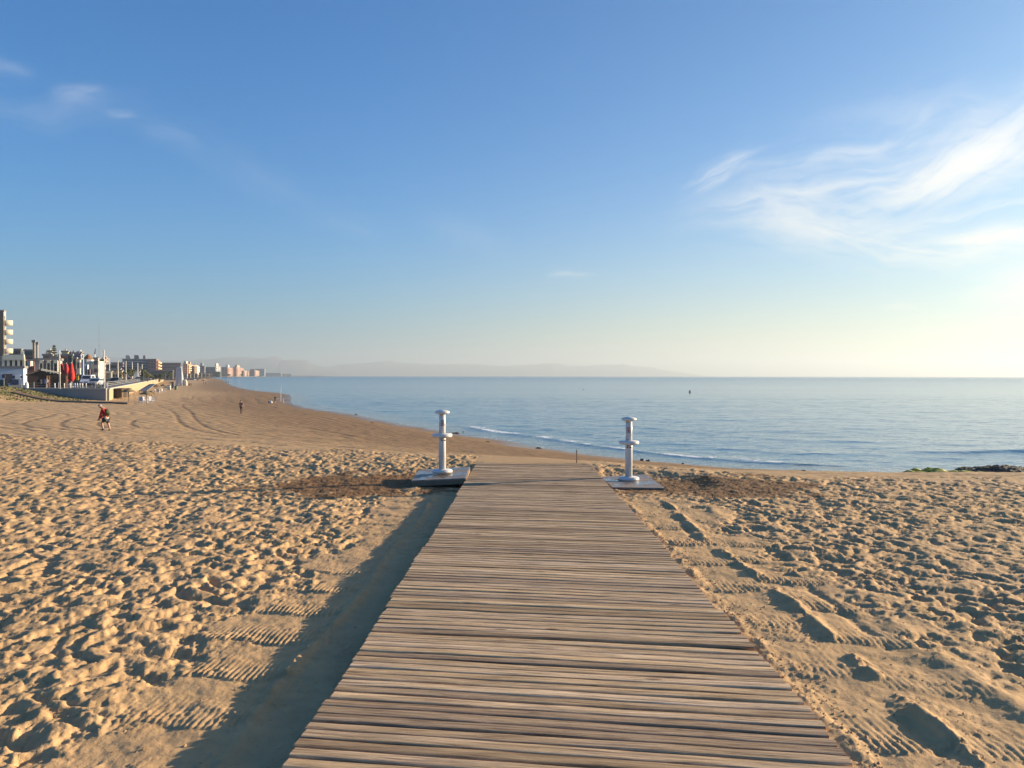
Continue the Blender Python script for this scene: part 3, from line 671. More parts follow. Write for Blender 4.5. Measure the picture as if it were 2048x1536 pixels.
def person(label, base, h, facing, J=None, top=(.3, .1, .1), legs=(.05, .06, .08), hair=(.2, .18, .16), shorts=False, sleeve=True, shoes=(.04, .04, .04), pack=None):
    j = dict(STAND); j.update(J or {})
    for k, v in j.items():
        if len(v) == 3: j[k] = (*v, *STAND[k][3:])
    k_ = h / 1.73; root = thing('person', label, 'person', base, facing); root.scale = (k_, k_, k_)
    ex = MB()
    for s, sg in (('L', -1), ('R', 1)):                                # palm direction from wrist, five curled fingers
        w, p = Vector(j['wr' + s][:3]), Vector(j['pa' + s][:3]); d_ = (p - w).normalized(); side = d_.cross(Vector((1, 0, 0))).normalized(); cu = Vector((-sg * .3, -.5, 0))
        for i in range(4):
            o_ = p + side * (i - 1.5) * .019; L = (.068, .078, .074, .056)[i]
            ex.tube([o_, o_ + d_ * L * .55, o_ + d_ * L * .9 + cu * L * .45], [.009, .008, .006], 6)
        o_ = w * .45 + p * .55 - side * .025; ex.tube([o_, o_ - side * .028 + d_ * .025, o_ - side * .032 + d_ * .055], [.011, .009, .007], 6)
    hd, hb = Vector(j['head'][:3]), Vector(j['headb'][:3]); up = (hd - Vector(j['neck'][:3])).normalized()
    fw = Vector((0, -1, 0)); fw = (fw - up * fw.dot(up)).normalized(); rt = up.cross(fw)
    ex.ball(hd + fw * .095 - up * .02, (.014, .014, .018), 6, 4)       # nose
    for sg in (-1, 1): ex.ball(hd + rt * sg * .088 - up * .01, (.012, .016, .026), 6, 4)
    ex.ball(hd + fw * .082 - up * .058, (.022, .010, .007), 6, 4)
    body = skin_mesh('body', j, BE, SK, root, 2, ex)
    for sg in (-1, 1): MB().ball(hd + fw * .083 + rt * sg * .03 + up * .008, .009, 6, 4).build('eye', mat('eye_dark', (.02, .02, .02), .3), body)
    tk = ['chest', 'belly', 'pelvis', 'neck', 'shL', 'shR', 'elL', 'elR'] + (['wrL', 'wrR'] if sleeve else []); tj = grow(j, tk, .016); tj['neck'] = (*lerp3(j['chest'], j['neck'], .72), .062)
    te = [e for e in BE if e[0] in tj and e[1] in tj]
    tm = mat('cloth_%d_%d_%d' % tuple(int(c * 99) for c in top), top, .9, .15, 14); skin_mesh('jacket' if sleeve else 'shirt', tj, te, tm, root)
    lk = ['pelvis', 'hipL', 'hipR', 'kneeL', 'kneeR'] + ([] if shorts else ['ankL', 'ankR']); lj = grow(j, lk, .018); lj['pelvis'] = (*j['pelvis'][:3], j['pelvis'][3] + .01, j['pelvis'][4] + .012)
    if shorts:
        for s in 'LR': lj['knee' + s] = (*lerp3(j['hip' + s], j['knee' + s], .82), .085)
    else:
        for s in 'LR': lj['ank' + s] = (*lerp3(j['knee' + s], j['ank' + s], .93), .055)
    skin_mesh('shorts' if shorts else 'trousers', lj, [e for e in BE if e[0] in lj and e[1] in lj], mat('cloth_%d_%d_%d' % tuple(int(c * 99) for c in legs), legs, .9, .15, 14), root)
    for s in 'LR':
        a, t = Vector(j['ank' + s][:3]), Vector(j['toe' + s][:3]); sh = MB().tube([a + (a - t) * .35 - Vector((0, 0, .035)), a * .6 + t * .4 - Vector((0, 0, .012)), t, t + (t - a) * .12], [.042, .052, .045, .02], 10)
        sh.build('shoe', mat('shoe_%d' % int(shoes[0] * 99), shoes, .8), root, True)
    hm = MB(); hc = hd - fw * .018 + up * .022; hm.ball(hc, (.088, .094, .086), 14, 9); hm.v = [tuple(Vector(v) - fw * max(0, (Vector(v) - hc).dot(fw) - .045) * .95) for v in hm.v]
    hm.build('hair', mat('hair_%d' % int(hair[0] * 99), hair, .8, .2, 30), body, True)
    if pack: pack(root)
    return root
# the bent walker in red: joints read off in the side view (facing -x after the turn)
gp_ = ground_at(212.5, 862.8); kk = gp_.y / F / 20.48
def q2(cx, cy, side, r, r2=None):                                      # side view: forward is local -y, across is x
    f = -(cx - 745) * kk; v = (side, -f, (1398 - cy) * kk, r); return v + ((r2,) if r2 else ())
JR = dict(pelvis=q2(740, 880, 0, .125, .115), belly=q2(735, 760, 0, .125, .11), chest=q2(690, 580, 0, .155, .13), neck=q2(590, 455, 0, .052), headb=q2(530, 420, 0, .072), head=q2(492, 388, 0, .080),
          hipL=q2(745, 930, -.09, .088), kneeL=q2(790, 1120, -.10, .056), ankL=q2(850, 1330, -.10, .038), toeL=q2(800, 1390, -.11, .035),
          hipR=q2(700, 930, .09, .088), kneeR=q2(615, 1080, .11, .056), ankR=q2(675, 1300, .12, .038), toeR=q2(595, 1375, .12, .035),
          shL=q2(640, 520, -.17, .058), elL=q2(590, 720, -.17, .043), wrL=q2(468, 884, -.08, .028), paL=q2(422, 934, -.07, .034),
          shR=q2(660, 520, .17, .058), elR=q2(600, 708, .17, .043), wrR=q2(474, 872, .03, .028), paR=q2(428, 920, .0, .034))
def rucksack(root):
    om = mat('olive_canvas', (.045, .05, .025), .9, .3, 10); c = Vector(q2(795, 640, 0, 1)[:3]); ax = (Vector(JR['chest'][:3]) - Vector(JR['pelvis'][:3])).normalized(); rot = Vector((0, 0, 1)).rotation_difference(ax)
    mb = MB().ball((0, 0, 0), (.145, .085, .20), 14, 9); b_ = mb.build('backpack', om, root, True, loc=c); b_.rotation_mode = 'QUATERNION'; b_.rotation_quaternion = rot
    MB().ball((0, .075, -.07), (.10, .035, .09), 10, 6).build('pocket', om, b_, True)
    for sx in (-.09, .09): MB().tube([(sx, -.03, .17), (sx, -.14, .16), (sx, -.23, .02), (sx, -.10, -.15)], .016, 6).build('strap', om, b_, True)
    hem = Vector(q2(800, 865, 0, 1)[:3]); MB().ball(hem, (.13, .06, .022), 10, 5).build('shirt_hem', mat('white_cloth', (.7, .68, .64), .9), root, True)
person('bent walker in red jacket and dark shorts carrying a dark backpack', gp_ + Vector((0, 0, .01)), 1.73, R(-90), JR, top=(.27, .018, .018), legs=(.03, .035, .045), hair=(.30, .27, .24), shorts=True, pack=rucksack)
g2_ = ground_at(482.5, 828.6)
person('walker in brown top and dark trousers seen from behind on open sand', g2_, 28.4 * g2_.y / F, R(176), dict(ankL=(-.16, .22, .09), toeL=(-.17, .07, .035), kneeL=(-.13, .02, .50), ankR=(.13, -.16, .09), toeR=(.14, -.32, .035), kneeR=(.12, -.12, .50), wrL=(-.22, -.18, .93), paL=(-.22, -.22, .88)), top=(.26, .13, .10), legs=(.10, .06, .045), hair=(.08, .06, .05), sleeve=False)
g3_ = ground_at(550.5, 806)
person('angler in black clothes standing beside the small white table by the water', g3_, 14.5 * g3_.y / F, R(160), top=(.02, .02, .025), legs=(.03, .025, .02), hair=(.03, .02, .02))
g4_ = ground_at(537.5, 807.5); sc4 = 14.5 * g3_.y / F
SIT = dict(pelvis=(0, 0, .22), belly=(0, .02, .38), chest=(0, 0, .58), neck=(0, -.03, .75), headb=(0, -.05, .83), head=(0, -.06, .94), hipL=(-.09, -.03, .20), kneeL=(-.13, -.40, .42), ankL=(-.12, -.62, .09), toeL=(-.12, -.76, .035),
           hipR=(.09, -.03, .20), kneeR=(.13, -.40, .42), ankR=(.12, -.62, .09), toeR=(.12, -.76, .035), shL=(-.17, 0, .69), elL=(-.21, -.13, .46), wrL=(-.14, -.36, .48), paL=(-.13, -.40, .46), shR=(.17, 0, .69), elR=(.21, -.13, .46), wrR=(.14, -.36, .48), paR=(.13, -.40, .46))
person('person in dark clothes sitting low on the sand beside a white bag', g4_ - Vector((0, 0, .05)), sc4 * .95, R(110), SIT, top=(.02, .018, .02), legs=(.03, .025, .02), hair=(.02, .02, .02))
for px_, py_, lb, tp, fc in ((452, 766.0, 'small far walker by the waterline, left one of two', (.05, .05, .06), 30), (457, 766.4, 'small far walker by the waterline, right one of two', (.30, .28, .26), 200),
                             (407.5, 768.5, 'small far bather in mauve standing under the dark parasol on open sand', (.30, .18, .24), 90), (411.5, 768.5, 'small far bather in grey beside the dark parasol on open sand', (.14, .12, .14), 60)):
    gg = ground_at(px_, py_); person(lb, gg, 1.7, R(fc), top=tp, legs=(.06, .05, .05))
# angler's kit
wpl = mat('white_plastic', (.66, .65, .65), .5, .04); drk = mat('dark_metal', (.05, .05, .055), .5)
c = ground_at(541.5, 808); o = MB().ball((0, 0, .25), (.30, .22, .22), 12, 8).box((0, 0, .48), (.25, .03, .06)).build('bag', wpl, loc=c, smooth=True); tag(o, 'white bag on the sand beside the sitting person', 'bag')
c = ground_at(559, 806.2); t_ = thing('folding_table', 'small white folding table between the angler and the rod', 'table', c, .3)
MB().box((0, 0, .72), (1.5, .7, .05)).build('tabletop', wpl, t_)
for sx in (-1, 1):
    for sy in (-1, 1): MB().tube([(sx * .68, sy * .3, 0), (sx * .64, sy * .28, .70)], .025, 6).build('leg', wpl, t_)
c = ground_at(561.5, 803); t_ = thing('fishing_rod', 'pale fishing rod standing upright in a holder near the water', 'fishing rod', c)
MB().tube([(0, 0, 0), (0, 0, 1.1)], .05, 8).build('holder', wpl, t_); MB().tube([(0, 0, .4), (.02, 0, 1.6), (.12, .05, 3.0)], [.045, .035, .015], 6).build('rod', wpl, t_)

# ------------------------------------------------------------------ rocks, weed, buoy
def rock_mb(r, sx, sy, sz, n=12, m=8):
    mb = MB().ball((0, 0, 0), 1.0, n, m); ph = [r.uniform(0, 6) for _ in range(6)]
    mb.v = [tuple((v[0] * sx * k, v[1] * sy * k, v[2] * sz * k)) for v in mb.v for k in [1 + .16 * math.sin(v[0] * 3 + ph[0]) * math.cos(v[1] * 2.6 + ph[1]) + .12 * math.sin(v[2] * 4 + v[0] * 5 + ph[2]) + r.uniform(-.05, .05)]]
    return mb
rkm = mat('wet_rock', (.045, .036, .030), .55, .4, 5, bump=.8, bs=14); wdm = mat('seaweed_heap', (.07, .04, .02), .9, .5, 8, bump=.9, bs=30)
rr_ = random.Random(3)
for px_, py_, w_, h_, nm, lb, mm in ((1284, 921.8, 8, 5, 'rock', 'taller left rock of the wet pair beside the right shower post', rkm), (1296, 922.8, 10, 3.6, 'rock', 'flatter dark wet rock, right one of the pair by the right shower post', rkm),
                                     (1366, 928, 9, 2.4, 'rock', 'small low rock alone in the wash between the shower post and the breaking wave end', rkm), (1607, 944.5, 11, 4.4, 'rock', 'lone dark rock on the waterline under the tan wave on the right', rkm),
                                     (911, 867.5, 14, 2.6, 'seaweed_clump', 'dark seaweed clump on damp sand just right of the left shower post', wdm), (926, 866.8, 5, 3, 'seaweed_clump', 'tiny dark seaweed tuft at the right end of the longer clump', wdm), (976, 885, 10, 2.4, 'seaweed_clump', 'seaweed clump alone on damp sand above the boardwalk end', wdm),
                                     (1078, 897.5, 14, 2.8, 'seaweed_clump', 'seaweed clump nearest the waterline right of the boardwalk axis', wdm), (712, 829.5, 6, 2, 'seaweed_clump', 'far seaweed clump at the waterline left of the posts', wdm), (745, 846, 9, 1.4, 'seaweed_clump', 'flat far seaweed strip on damp sand left of the posts', wdm)):
    c = ground_at(px_, py_); k_ = c.y / F; o = rock_mb(rr_, w_ / 2 * k_, w_ / 2.6 * k_, h_ * k_).build(nm, mm, loc=c, smooth=True); tag(o, lb, 'rock' if nm == 'rock' else 'seaweed')
# rock shelf with green weed at the water's edge, far right
def shelf(label, name, m_, x0, x1, ya, yb, top, seed, zamp=.12):
    n, k = 150, 34; r = np.random.default_rng(seed); xs_ = np.linspace(x0, x1, n); t = np.linspace(0, 1, k); XX, TT = np.meshgrid(xs_, t, indexing='ij')
    ends = np.clip(np.minimum((XX - x0) / (.14 * (x1 - x0)), 1), 0, 1) ** .6; endr = np.clip((x1 - XX) / (.03 * (x1 - x0)), 0, 1) ** .5
    YY = ya + (yb - ya) * TT + .3 * sample(T_LOW, XX, XX * 0, 30.) ; prof = np.sin(np.pi * np.clip(TT, .0, 1)) ** .45
    ZZ = SEA - .5 + (top + .5) * prof * ends * endr + prof * ends * zamp * (.7 * np.clip(sample(T_LOW, XX, YY, 26.), -1.5, 1.5) + .45 * np.round(1.5 * sample(T_MID, XX, YY, 16.)))
    V = np.stack([XX, YY, ZZ], -1).reshape(-1, 3); mb = MB(); mb.v = [tuple(v) for v in V]
    mb.f = [(i * k + j, (i + 1) * k + j, (i + 1) * k + j + 1, i * k + j + 1) for i in range(n - 1) for j in range(k - 1)]
    o = mb.build(name, m_, smooth=False); return tag(o, label, 'rock shelf')
shelf('dark flat rock shelf reaching into the water at the right edge', 'rock_shelf', mat('shelf_rock', (.034, .024, .019), .8, .5, 2.2, bump=1.0, bs=7), 21.0, 38, 34.4, 39.6, .20, 4)
shelf('lower ledge of dark rock lying in front of the shelf at the right edge', 'rock_shelf', mat('shelf_rock', (.034, .024, .019)), 19.2, 30, 33.6, 35.4, .10, 8, .05)
gm = mat('green_algae', (.42, .36, .025), .55, .5, 3.5, bump=.9, bs=24)
r = random.Random(8); o_ = thing('algae_rocks', 'rocks covered in bright yellow-green algae at the tip of the dark shelf', 'rocks', (21.6, 37.2, SEA)); 
for i in range(34): rock_mb(r, r.uniform(.18, .42), r.uniform(.2, .35), r.uniform(.04, .12), 10, 7).build('rock', gm, o_, True, loc=(r.uniform(-2.0, 1.5), r.uniform(-1.2, .7), r.uniform(.0, .15)))
c = PZ(1380, 785, SEA); b_ = thing('buoy', 'small dark buoy floating far out on the sea', 'buoy', c)
MB().lathe([(.2, -.3), (.34, -.1), (.36, .2), (.2, .4), (.10, .6)], 14).build('float', mat('buoy_dark', (.05, .045, .05), .5), b_, True); MB().lathe([(.08, .55), (.16, .62), (.08, .8), (.02, .85)], 10).build('topmark', mat('buoy_dark', (.05, .045, .05), .5), b_, True)
c = PZ(1167, 779, SEA); o = MB().lathe([(.1, -.2), (.22, 0), (.2, .2), (.05, .3)], 10).build('buoy', mat('buoy_red', (.2, .05, .03), .5), loc=c); tag(o, 'tiny far buoy on the sea above the boardwalk', 'buoy')

# ------------------------------------------------------------------ beach furniture on the left
thm = bpy.data.materials.new('thatch'); thm.use_nodes = True; q = G(thm.node_tree); b = q.n['Principled BSDF']; b.inputs['Roughness'].default_value = .95
tt_ = q.new('ShaderNodeTexCoord').outputs['Object']; nn = q.noise(q.mapping(tt_, scale=(9, 9, 2)), 2., 4, .7); q.put(b.inputs['Base Color'], q.mix(q.mapr(nn, .3, .7), (.12, .075, .04), (.34, .24, .13))); q.put(b.inputs['Normal'], q.bump(nn, .9, .04))
pol = mat('pole_wood', (.12, .08, .05), .9)
def thatch(seed=1, rad=1.5, hp=2.3, hc=.75):
    r = random.Random(seed); root = thing('thatched_parasol', '', 'parasol'); MB().tube([(0, 0, -.3), (0, 0, hp + .4)], .06, 8).build('pole', pol, root)
    mb = MB()
    for layer in range(3):
        r0, r1, z0, z1 = rad * (.02 + .33 * layer), rad * (.45 + .28 * layer), hp + hc - layer * .27 * hc - .02, hp + hc * (.52 - layer * .30)
        n = 26
        for i in range(n):
            a0 = 2 * math.pi * i / n; a1 = a0 + 2 * math.pi / n * 1.15; e0 = r.uniform(.92, 1.1)
            mb.add([(r0 * math.cos(a0), r0 * math.sin(a0), z0), (r0 * math.cos(a1), r0 * math.sin(a1), z0), (r1 * e0 * math.cos(a1), r1 * e0 * math.sin(a1), z1 - r.uniform(0, .08)), (r1 * e0 * math.cos(a0), r1 * e0 * math.sin(a0), z1 - r.uniform(0, .12))], [(0, 1, 2, 3)])
    mb.build('thatch_cover', thm, root); return root
TH = None
for px_, py_, hpx, lb in ((257.5, 803.5, 26.5, 'thatched parasol standing alone in front of the slatted wooden hut'), (293, 808, 26, 'thatched parasol over the white chairs in front of the grey canopy'), (303, 806.5, 25, 'thatched parasol just behind the one over the white chairs'),
                          (314, 786, 17, 'thatched parasol by the seawall behind the grey canopy'), (327, 783, 15, 'thatched parasol over the second group of chairs'), (344, 775.5, 12, 'small far thatched parasol near the wrapped tower'), (408, 768.3, 9, 'dark far parasol alone on the open sand'), (396, 765.5, 6, 'tiny far low parasol left of the dark one on open sand')):
    gg = ground_at(px_, py_)
    if TH is None: TH = thatch(); o = TH
    else: o = copy_tree(TH)
    o.location = gg; k_ = hpx * gg.y / F / 3.0; o.scale = (k_, k_, k_); o.rotation_euler = (0, 0, px_); o['label'] = lb; o['group'] = 'thatched parasols on the beach'
def chair():
    wpl = mat('chair_plastic', (.36, .37, .43), .5, .05); t = thing('chair', '', 'chair'); MB().box((0, 0, .43), (.46, .44, .04)).build('seat', wpl, t); MB().box((0, .22, .68), (.44, .035, .46), rot=Euler((-.12, 0, 0))).build('backrest', wpl, t)
    for sx in (-1, 1):
        for sy in (-1, 1): MB().tube([(sx * .23, sy * .21, 0), (sx * .20, sy * .19, .42)], .022, 5).build('leg', wpl, t)
        MB().box((sx * .23, 0, .64), (.04, .42, .03)).build('armrest', wpl, t)
    return t
def btable(c, s, lb):
    t = thing('beach_table', lb, 'table', c, .2, 'round tables under the parasols'); t.scale = (s,) * 3
    MB().lathe([(.5, .70), (.5, .74)], 20).build('tabletop', wpl, t); MB().lathe([(.25, 0), (.05, .05), (.04, .70)], 10).build('pedestal', wpl, t)
CH = None
CHL = [('white chair at the left end of the group under the front parasol', 281, 807, .4), ('white chair second from left under the front parasol, back to the camera', 285.5, 808, 2.9), ('white chair left of the front parasol pole', 289.5, 806.5, 1.4), ('white chair right of the front parasol pole, turned sideways', 298, 807.6, 4.2),
       ('white chair near the right end under the front parasol', 303.5, 807, 3.0), ('white chair at the far right of the front parasol group', 309, 804.6, 5.2), ('chair at the left of the second group by the seawall', 311, 786, 1.0), ('chair in the middle of the second group by the seawall', 317, 787, 3.3),
       ('chair facing the sea in the second group by the seawall', 322.5, 786, 4.6), ('chair at the right end of the second group by the seawall', 329, 785.6, 2.2), ('far pale chair beside the far small parasol, left one', 339, 777.5, 1.2), ('far pale chair beside the far small parasol, right one', 349, 777.3, 4.)]
for lb, px_, py_, rz in CHL:
    gg = ground_at(px_, py_)
    if CH is None: CH = chair(); o = CH
    else: o = copy_tree(CH)
    o.location = gg; o.rotation_euler = (0, 0, rz); o['label'] = lb; o['group'] = 'chairs around the thatched parasols'; o.scale = (1.1,) * 3
btable(ground_at(294, 805.8), 1.3, 'round table under the front thatched parasol'); btable(ground_at(319, 785), 1.3, 'round table in the second chair group by the seawall')
# grey tilted canopy
gg = ground_at(293, 790); k_ = gg.y / F; t_ = thing('canopy_shelter', 'grey tilted canopy roof on dark posts behind the front parasols', 'shelter', gg, .1)
A = [Vector((-11 * k_, -1.2, 9 * k_)), Vector((4 * k_, -1.6, 7 * k_)), Vector((10 * k_, 2.4, 22 * k_)), Vector((-3 * k_, 2.6, 21.5 * k_))]; mb = MB(); quad_board(mb, *A, .12); mb.build('canopy_roof', mat('grey_canvas', (.20, .20, .20), .8), t_)
for p in A: MB().tube([(p.x * .9, p.y * .9, 0), (p.x * .92, p.y * .92, p.z - .05)], .07, 6).build('post', pol, t_)
# slatted hut against the seawall
gg = ground_at(222.5, 796.5); k_ = gg.y / F; wd, hh_ = 21.5 * k_, 18 * k_; t_ = thing('beach_hut', 'small slatted brown wooden hut against the retaining wall corner', 'hut', gg, R(-4))
hw = mat('hut_wood', (.105, .07, .045), .9, .25); MB().box((wd / 2, 1.3, hh_ / 2), (wd - .2, 2.4, hh_ - .1)).build('wall', mat('hut_dark', (.05, .035, .025), .9), t_)
for i in range(7): MB().box((wd / 2, .06, .15 + i * hh_ / 7), (wd, .06, hh_ / 7 * .8)).build('slat', hw, t_)
MB().box((wd / 2, 1.2, hh_ + .04), (wd + .4, 3.0, .12), rot=Euler((.03, 0, 0))).build('roof', hw, t_)
for i in range(5): MB().tube([(wd + .3 + i * .8, -.2, 0), (wd + .1 + i * .75, .2, hh_ * (.92 - .12 * i))], .05, 6).build('leaning_pole', mat('pale_pole', (.4, .30, .2), .9), t_)
# long low wooden walkway lying across the sand on the left
a, b_ = ground_at(30, 787), ground_at(262, 808.5); n = 26; t_ = thing('sand_path', 'long low walkway of dark boards laid across the sand on the left', 'walkway', a)
for i in range(n):
    p0 = a.lerp(b_, i / n); p1 = a.lerp(b_, (i + .96) / n); z0, z1 = ground_z(p0.x, p0.y), ground_z(p1.x, p1.y); d_ = Vector((p1.x - p0.x, p1.y - p0.y, 0)).normalized(); s_ = Vector((d_.y, -d_.x, 0)) * .6; mb = MB()
    P0, P1 = Vector((p0.x, p0.y, z0 + .22)) - a, Vector((p1.x, p1.y, z1 + .22)) - a; quad_board(mb, P0 + s_, P1 + s_, P1 - s_, P0 - s_, .24); mb.build('panel', mat('walk_wood', (.16, .10, .06), .9), t_)
# white wrapped tower beyond the chairs
gg = ground_at(360, 771.5); k_ = gg.y / F; t_ = thing('wrapped_tower', 'tall white wrapped tower standing on the beach below the orange apartments', 'tower', gg, 0)
wc_ = mat('white_wrap', (.42, .40, .42), .7, .1, .6)
MB().lathe([(8.0 * k_, 0), (7.6 * k_, 8 * k_), (6.2 * k_, 20 * k_), (4.6 * k_, 30 * k_), (3.2 * k_, 38 * k_)], 8).build('wrap', wc_, t_); 
for sx in (-5.5, 5.2): MB().tube([(sx * 1.2 * k_, -1, 0), (sx * .8 * k_, -.5, 37 * k_)], .22, 6).build('mast', wpl, t_)
MB().tube([(0, -6 * k_, 3 * k_), (0, -7.8 * k_, 3 * k_)], 1.2 * k_, 8).build('porthole', wpl, t_)
MB().ball((10.5 * k_, 0, 3 * k_), (4.5 * k_, 3 * k_, 10 * k_), 14, 9).build('cover', mat('painted_lit_wrap', (.66, .6, .5), .8), t_, True)  # sunlit part of the wrap, its brightness put into the cream colour
for i in range(3): MB().box(((14 + i * 3.2) * k_, 1, 2.6 * k_), (.3, .3, 5.2 * k_)).build('post', pol, t_)
# low white fence boards and stall by the chairs
for i, (px_, w_, h_, cl_, lb) in enumerate(((338, 5, 8, (.6, .58, .52), 'pale low panel stall right of the far chairs, leftmost'), (352, 4, 7, (.10, .13, .08), 'dark green low panel between two pale ones by the far chairs'), (346, 4, 12, (.07, .07, .09), 'tall dark cabinet behind the far chairs'), (333, 7, 5, (.62, .58, .5), 'low cream block at the foot of the seawall'))):
    gg = ground_at(px_, 779.5 - (3 if i > 1 else 0)); k_ = gg.y / F; t_ = thing('beach_stall', lb, 'stall', gg, .2)
    MB().box((0, 0, h_ * k_ / 2), (w_ * k_, 1.2, h_ * k_)).build('panel', mat('stall_%d' % i, cl_, .8), t_); MB().box((0, 0, h_ * k_ + .08), (w_ * k_ + .3, 1.6, .12)).build('roof', pol, t_)

# ------------------------------------------------------------------ promenade, town ground
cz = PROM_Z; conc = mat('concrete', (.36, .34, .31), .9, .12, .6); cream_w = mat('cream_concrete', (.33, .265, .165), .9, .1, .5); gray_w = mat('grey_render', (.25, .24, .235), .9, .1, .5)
poly = [(PROM_C[0], PROM_C[1]), (-269, 579), (-600, 1280), (-860, 2000), (-960, 2600), (-1000, 3250), (-3200, 3250), (-3200, 122.)]
mb = MB().prism(list(poly), cz - 2.5, cz); o = mb.build('promenade', mat('paving', (.13, .125, .12), .9, .15, .4)); tag(o, kind='structure')
e = math.hypot(269 - 65.9, 579 - 122); ang = math.atan2(579 - PROM_C[1], -269 - PROM_C[0])
t_ = thing('retaining_wall', 'shaded grey retaining wall facing the camera behind the dune', 'wall', (PROM_C[0], PROM_C[1], cz - 2.2))
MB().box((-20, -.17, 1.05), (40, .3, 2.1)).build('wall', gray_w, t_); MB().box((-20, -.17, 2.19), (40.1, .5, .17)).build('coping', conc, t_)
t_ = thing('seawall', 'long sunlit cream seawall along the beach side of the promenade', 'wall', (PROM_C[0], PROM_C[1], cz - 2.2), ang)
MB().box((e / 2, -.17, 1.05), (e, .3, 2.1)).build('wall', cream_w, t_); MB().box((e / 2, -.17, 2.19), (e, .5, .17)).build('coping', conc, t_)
t_ = thing('railing', 'grey railing with thin posts along the promenade edge above the seawall', 'railing', (PROM_C[0], PROM_C[1], cz), ang); rm_ = mat('rail_grey', (.33, .32, .33), .6)
for h_ in (.45, .75, 1.05): MB().box((60, .25, h_), (120, .05, .05)).build('rail', rm_, t_)
pm0 = MB().box((0, 0, .52), (.06, .06, 1.04)).mesh('post', rm_)
for i in range(41): obj('post', pm0, t_, (i * 3.0, .25, 0))
t_ = thing('railing', 'grey railing on top of the shaded retaining wall facing the camera', 'railing', (PROM_C[0], PROM_C[1], cz)); 
for h_ in (.5, .9): MB().box((-7, .2, h_), (14, .04, .04)).build('rail', rm_, t_)
for i in range(8): obj('post', pm0, t_, (-i * 2.0, .2, 0))

# ------------------------------------------------------------------ buildings
glass = mat('window_glass', (.035, .042, .05), .25, .3, .5, spec=.6)
def frame_at(b_, Z, vp, z=None):
    v = Vector(((vp - 1024) / F, 1, 0)).normalized(); u = Vector((v.y, -v.x, 0)); B = P(b_, 751, Z); B.z = cz if z is None else z
    return B, u, v
def len_to(B, d_, px_):
    t = (px_ - 1024) / F; return (t * B.y - B.x) / (d_.x - t * d_.y)
WMESH = {}
def building(name, label, a, b_, c_, ytop, Z, vp=364, wall=(.5, .4, .3), wall2=None, floors=4, cols=5, cols2=3, base=None, depth=None, balc=0, roofs=(), win=True, parapet=True, cat='building', wh=.5, bcol=None, group=None, wfrac=.55):
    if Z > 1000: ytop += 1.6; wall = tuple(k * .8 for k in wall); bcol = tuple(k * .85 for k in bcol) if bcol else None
    B, u, v = frame_at(b_, Z, vp, base); Lc = -len_to(B, -u, a) * -1; Lc = abs(len_to(B, -u, a)); Ls = abs(len_to(B, v, c_)) if c_ is not None and abs(c_ - b_) > .4 else (depth or 12.)
    if depth: Ls = depth
    H = P(b_, ytop, Z).z - B.z; root = thing(name, label, cat, B, math.atan2(u.y, u.x), group)
    wm_ = mat('wall_%d_%d_%d' % tuple(int(k * 200) for k in wall), wall, .9, .08, .15)
    MB().box((-Lc / 2, Ls / 2, H / 2 - .1), (Lc, Ls, H + .2)).build('wall', wm_, root)
    if parapet: MB().box((-Lc / 2, Ls / 2, H + .25), (Lc + .5, Ls + .5, .5)).build('roof', mat('roof_grey', (.22, .20, .19), .9), root)
    fh = H / floors
    if win:
        for face, n, L in ((0, cols, Lc), (1, cols2, Ls)):
            if n <= 0: continue
            w_, h_ = L / n * wfrac, fh * wh; k = (face, round(w_, 1), round(h_, 1))
            if k not in WMESH: WMESH[k] = MB().box((0, 0, 0), (w_, .2, h_) if face == 0 else (.2, w_, h_)).mesh('window', glass)
            for f in range(floors):
                for i in range(n):
                    p = (i + .5) / n * L; obj('window', WMESH[k], root, ((-p, -.0, fh * (f + .52)) if face == 0 else (0, p, fh * (f + .52))))
    if balc:
        bm_ = mat('balcony_%d' % int((bcol or wall)[2] * 200), bcol or wall, .9, .05, .3)
        for f in range(1, floors + 0):
            if balc & 1: MB().box((.8, Ls / 2, fh * f + .35), (1.6, Ls * .96, 1.25)).build('balcony', bm_, root)
            if balc & 2: MB().box((-Lc / 2, -.7, fh * f + .3), (Lc * .96, 1.4, .9)).build('balcony', bm_, root)
    for (f0, f1, d0, d1, hh_, col_) in roofs:
        MB().box((-Lc * (1 - (f0 + f1) / 2), Ls * (d0 + d1) / 2, H + hh_ / 2 + .3), (Lc * (f1 - f0), Ls * (d1 - d0), hh_)).build('roof_room', mat('rr_%d_%d' % (int(col_[0] * 99), int(col_[2] * 99)), col_, .9), root)
    return root, Lc, Ls, H
CREAM = (.60, .50, .37); WHITE = (.66, .63, .58); PINK = (.58, .34, .24); WINE = (.20, .115, .10); GREY = (.34, .33, .33); BROWN = (.11, .055, .04); DK = (.10, .10, .105); ORNG = (.62, .40, .22)
# the tall tower with rounded balconies
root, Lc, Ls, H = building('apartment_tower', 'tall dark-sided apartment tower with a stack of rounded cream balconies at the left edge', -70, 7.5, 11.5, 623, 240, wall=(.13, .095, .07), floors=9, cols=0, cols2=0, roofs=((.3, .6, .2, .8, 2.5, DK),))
sid = MB().box((.06, Ls / 2, H / 2), (.14, Ls, H)).build('painted_lit_wall', mat('tower_cream', CREAM, .9), root)  # sunlit side put into the colour: a pale slab over the dark body
fh = 18.8 * 240 / F; zb = P(10, 645, 240).z - cz
for i in range(7):
    z = zb - i * fh
    if z > 1:
        MB().lathe([(1.7, -.75), (1.75, 0), (1.75, .75), (1.6, .8)], 16).build('balcony', mat('tower_cream', CREAM, .9), root, True, loc=(.5, Ls * .62, z))
    if z + fh * .55 > 1: MB().box((.1, Ls * .4, z + fh * .52), (.2, Ls * .45, fh * .42)).build('window', glass, root)
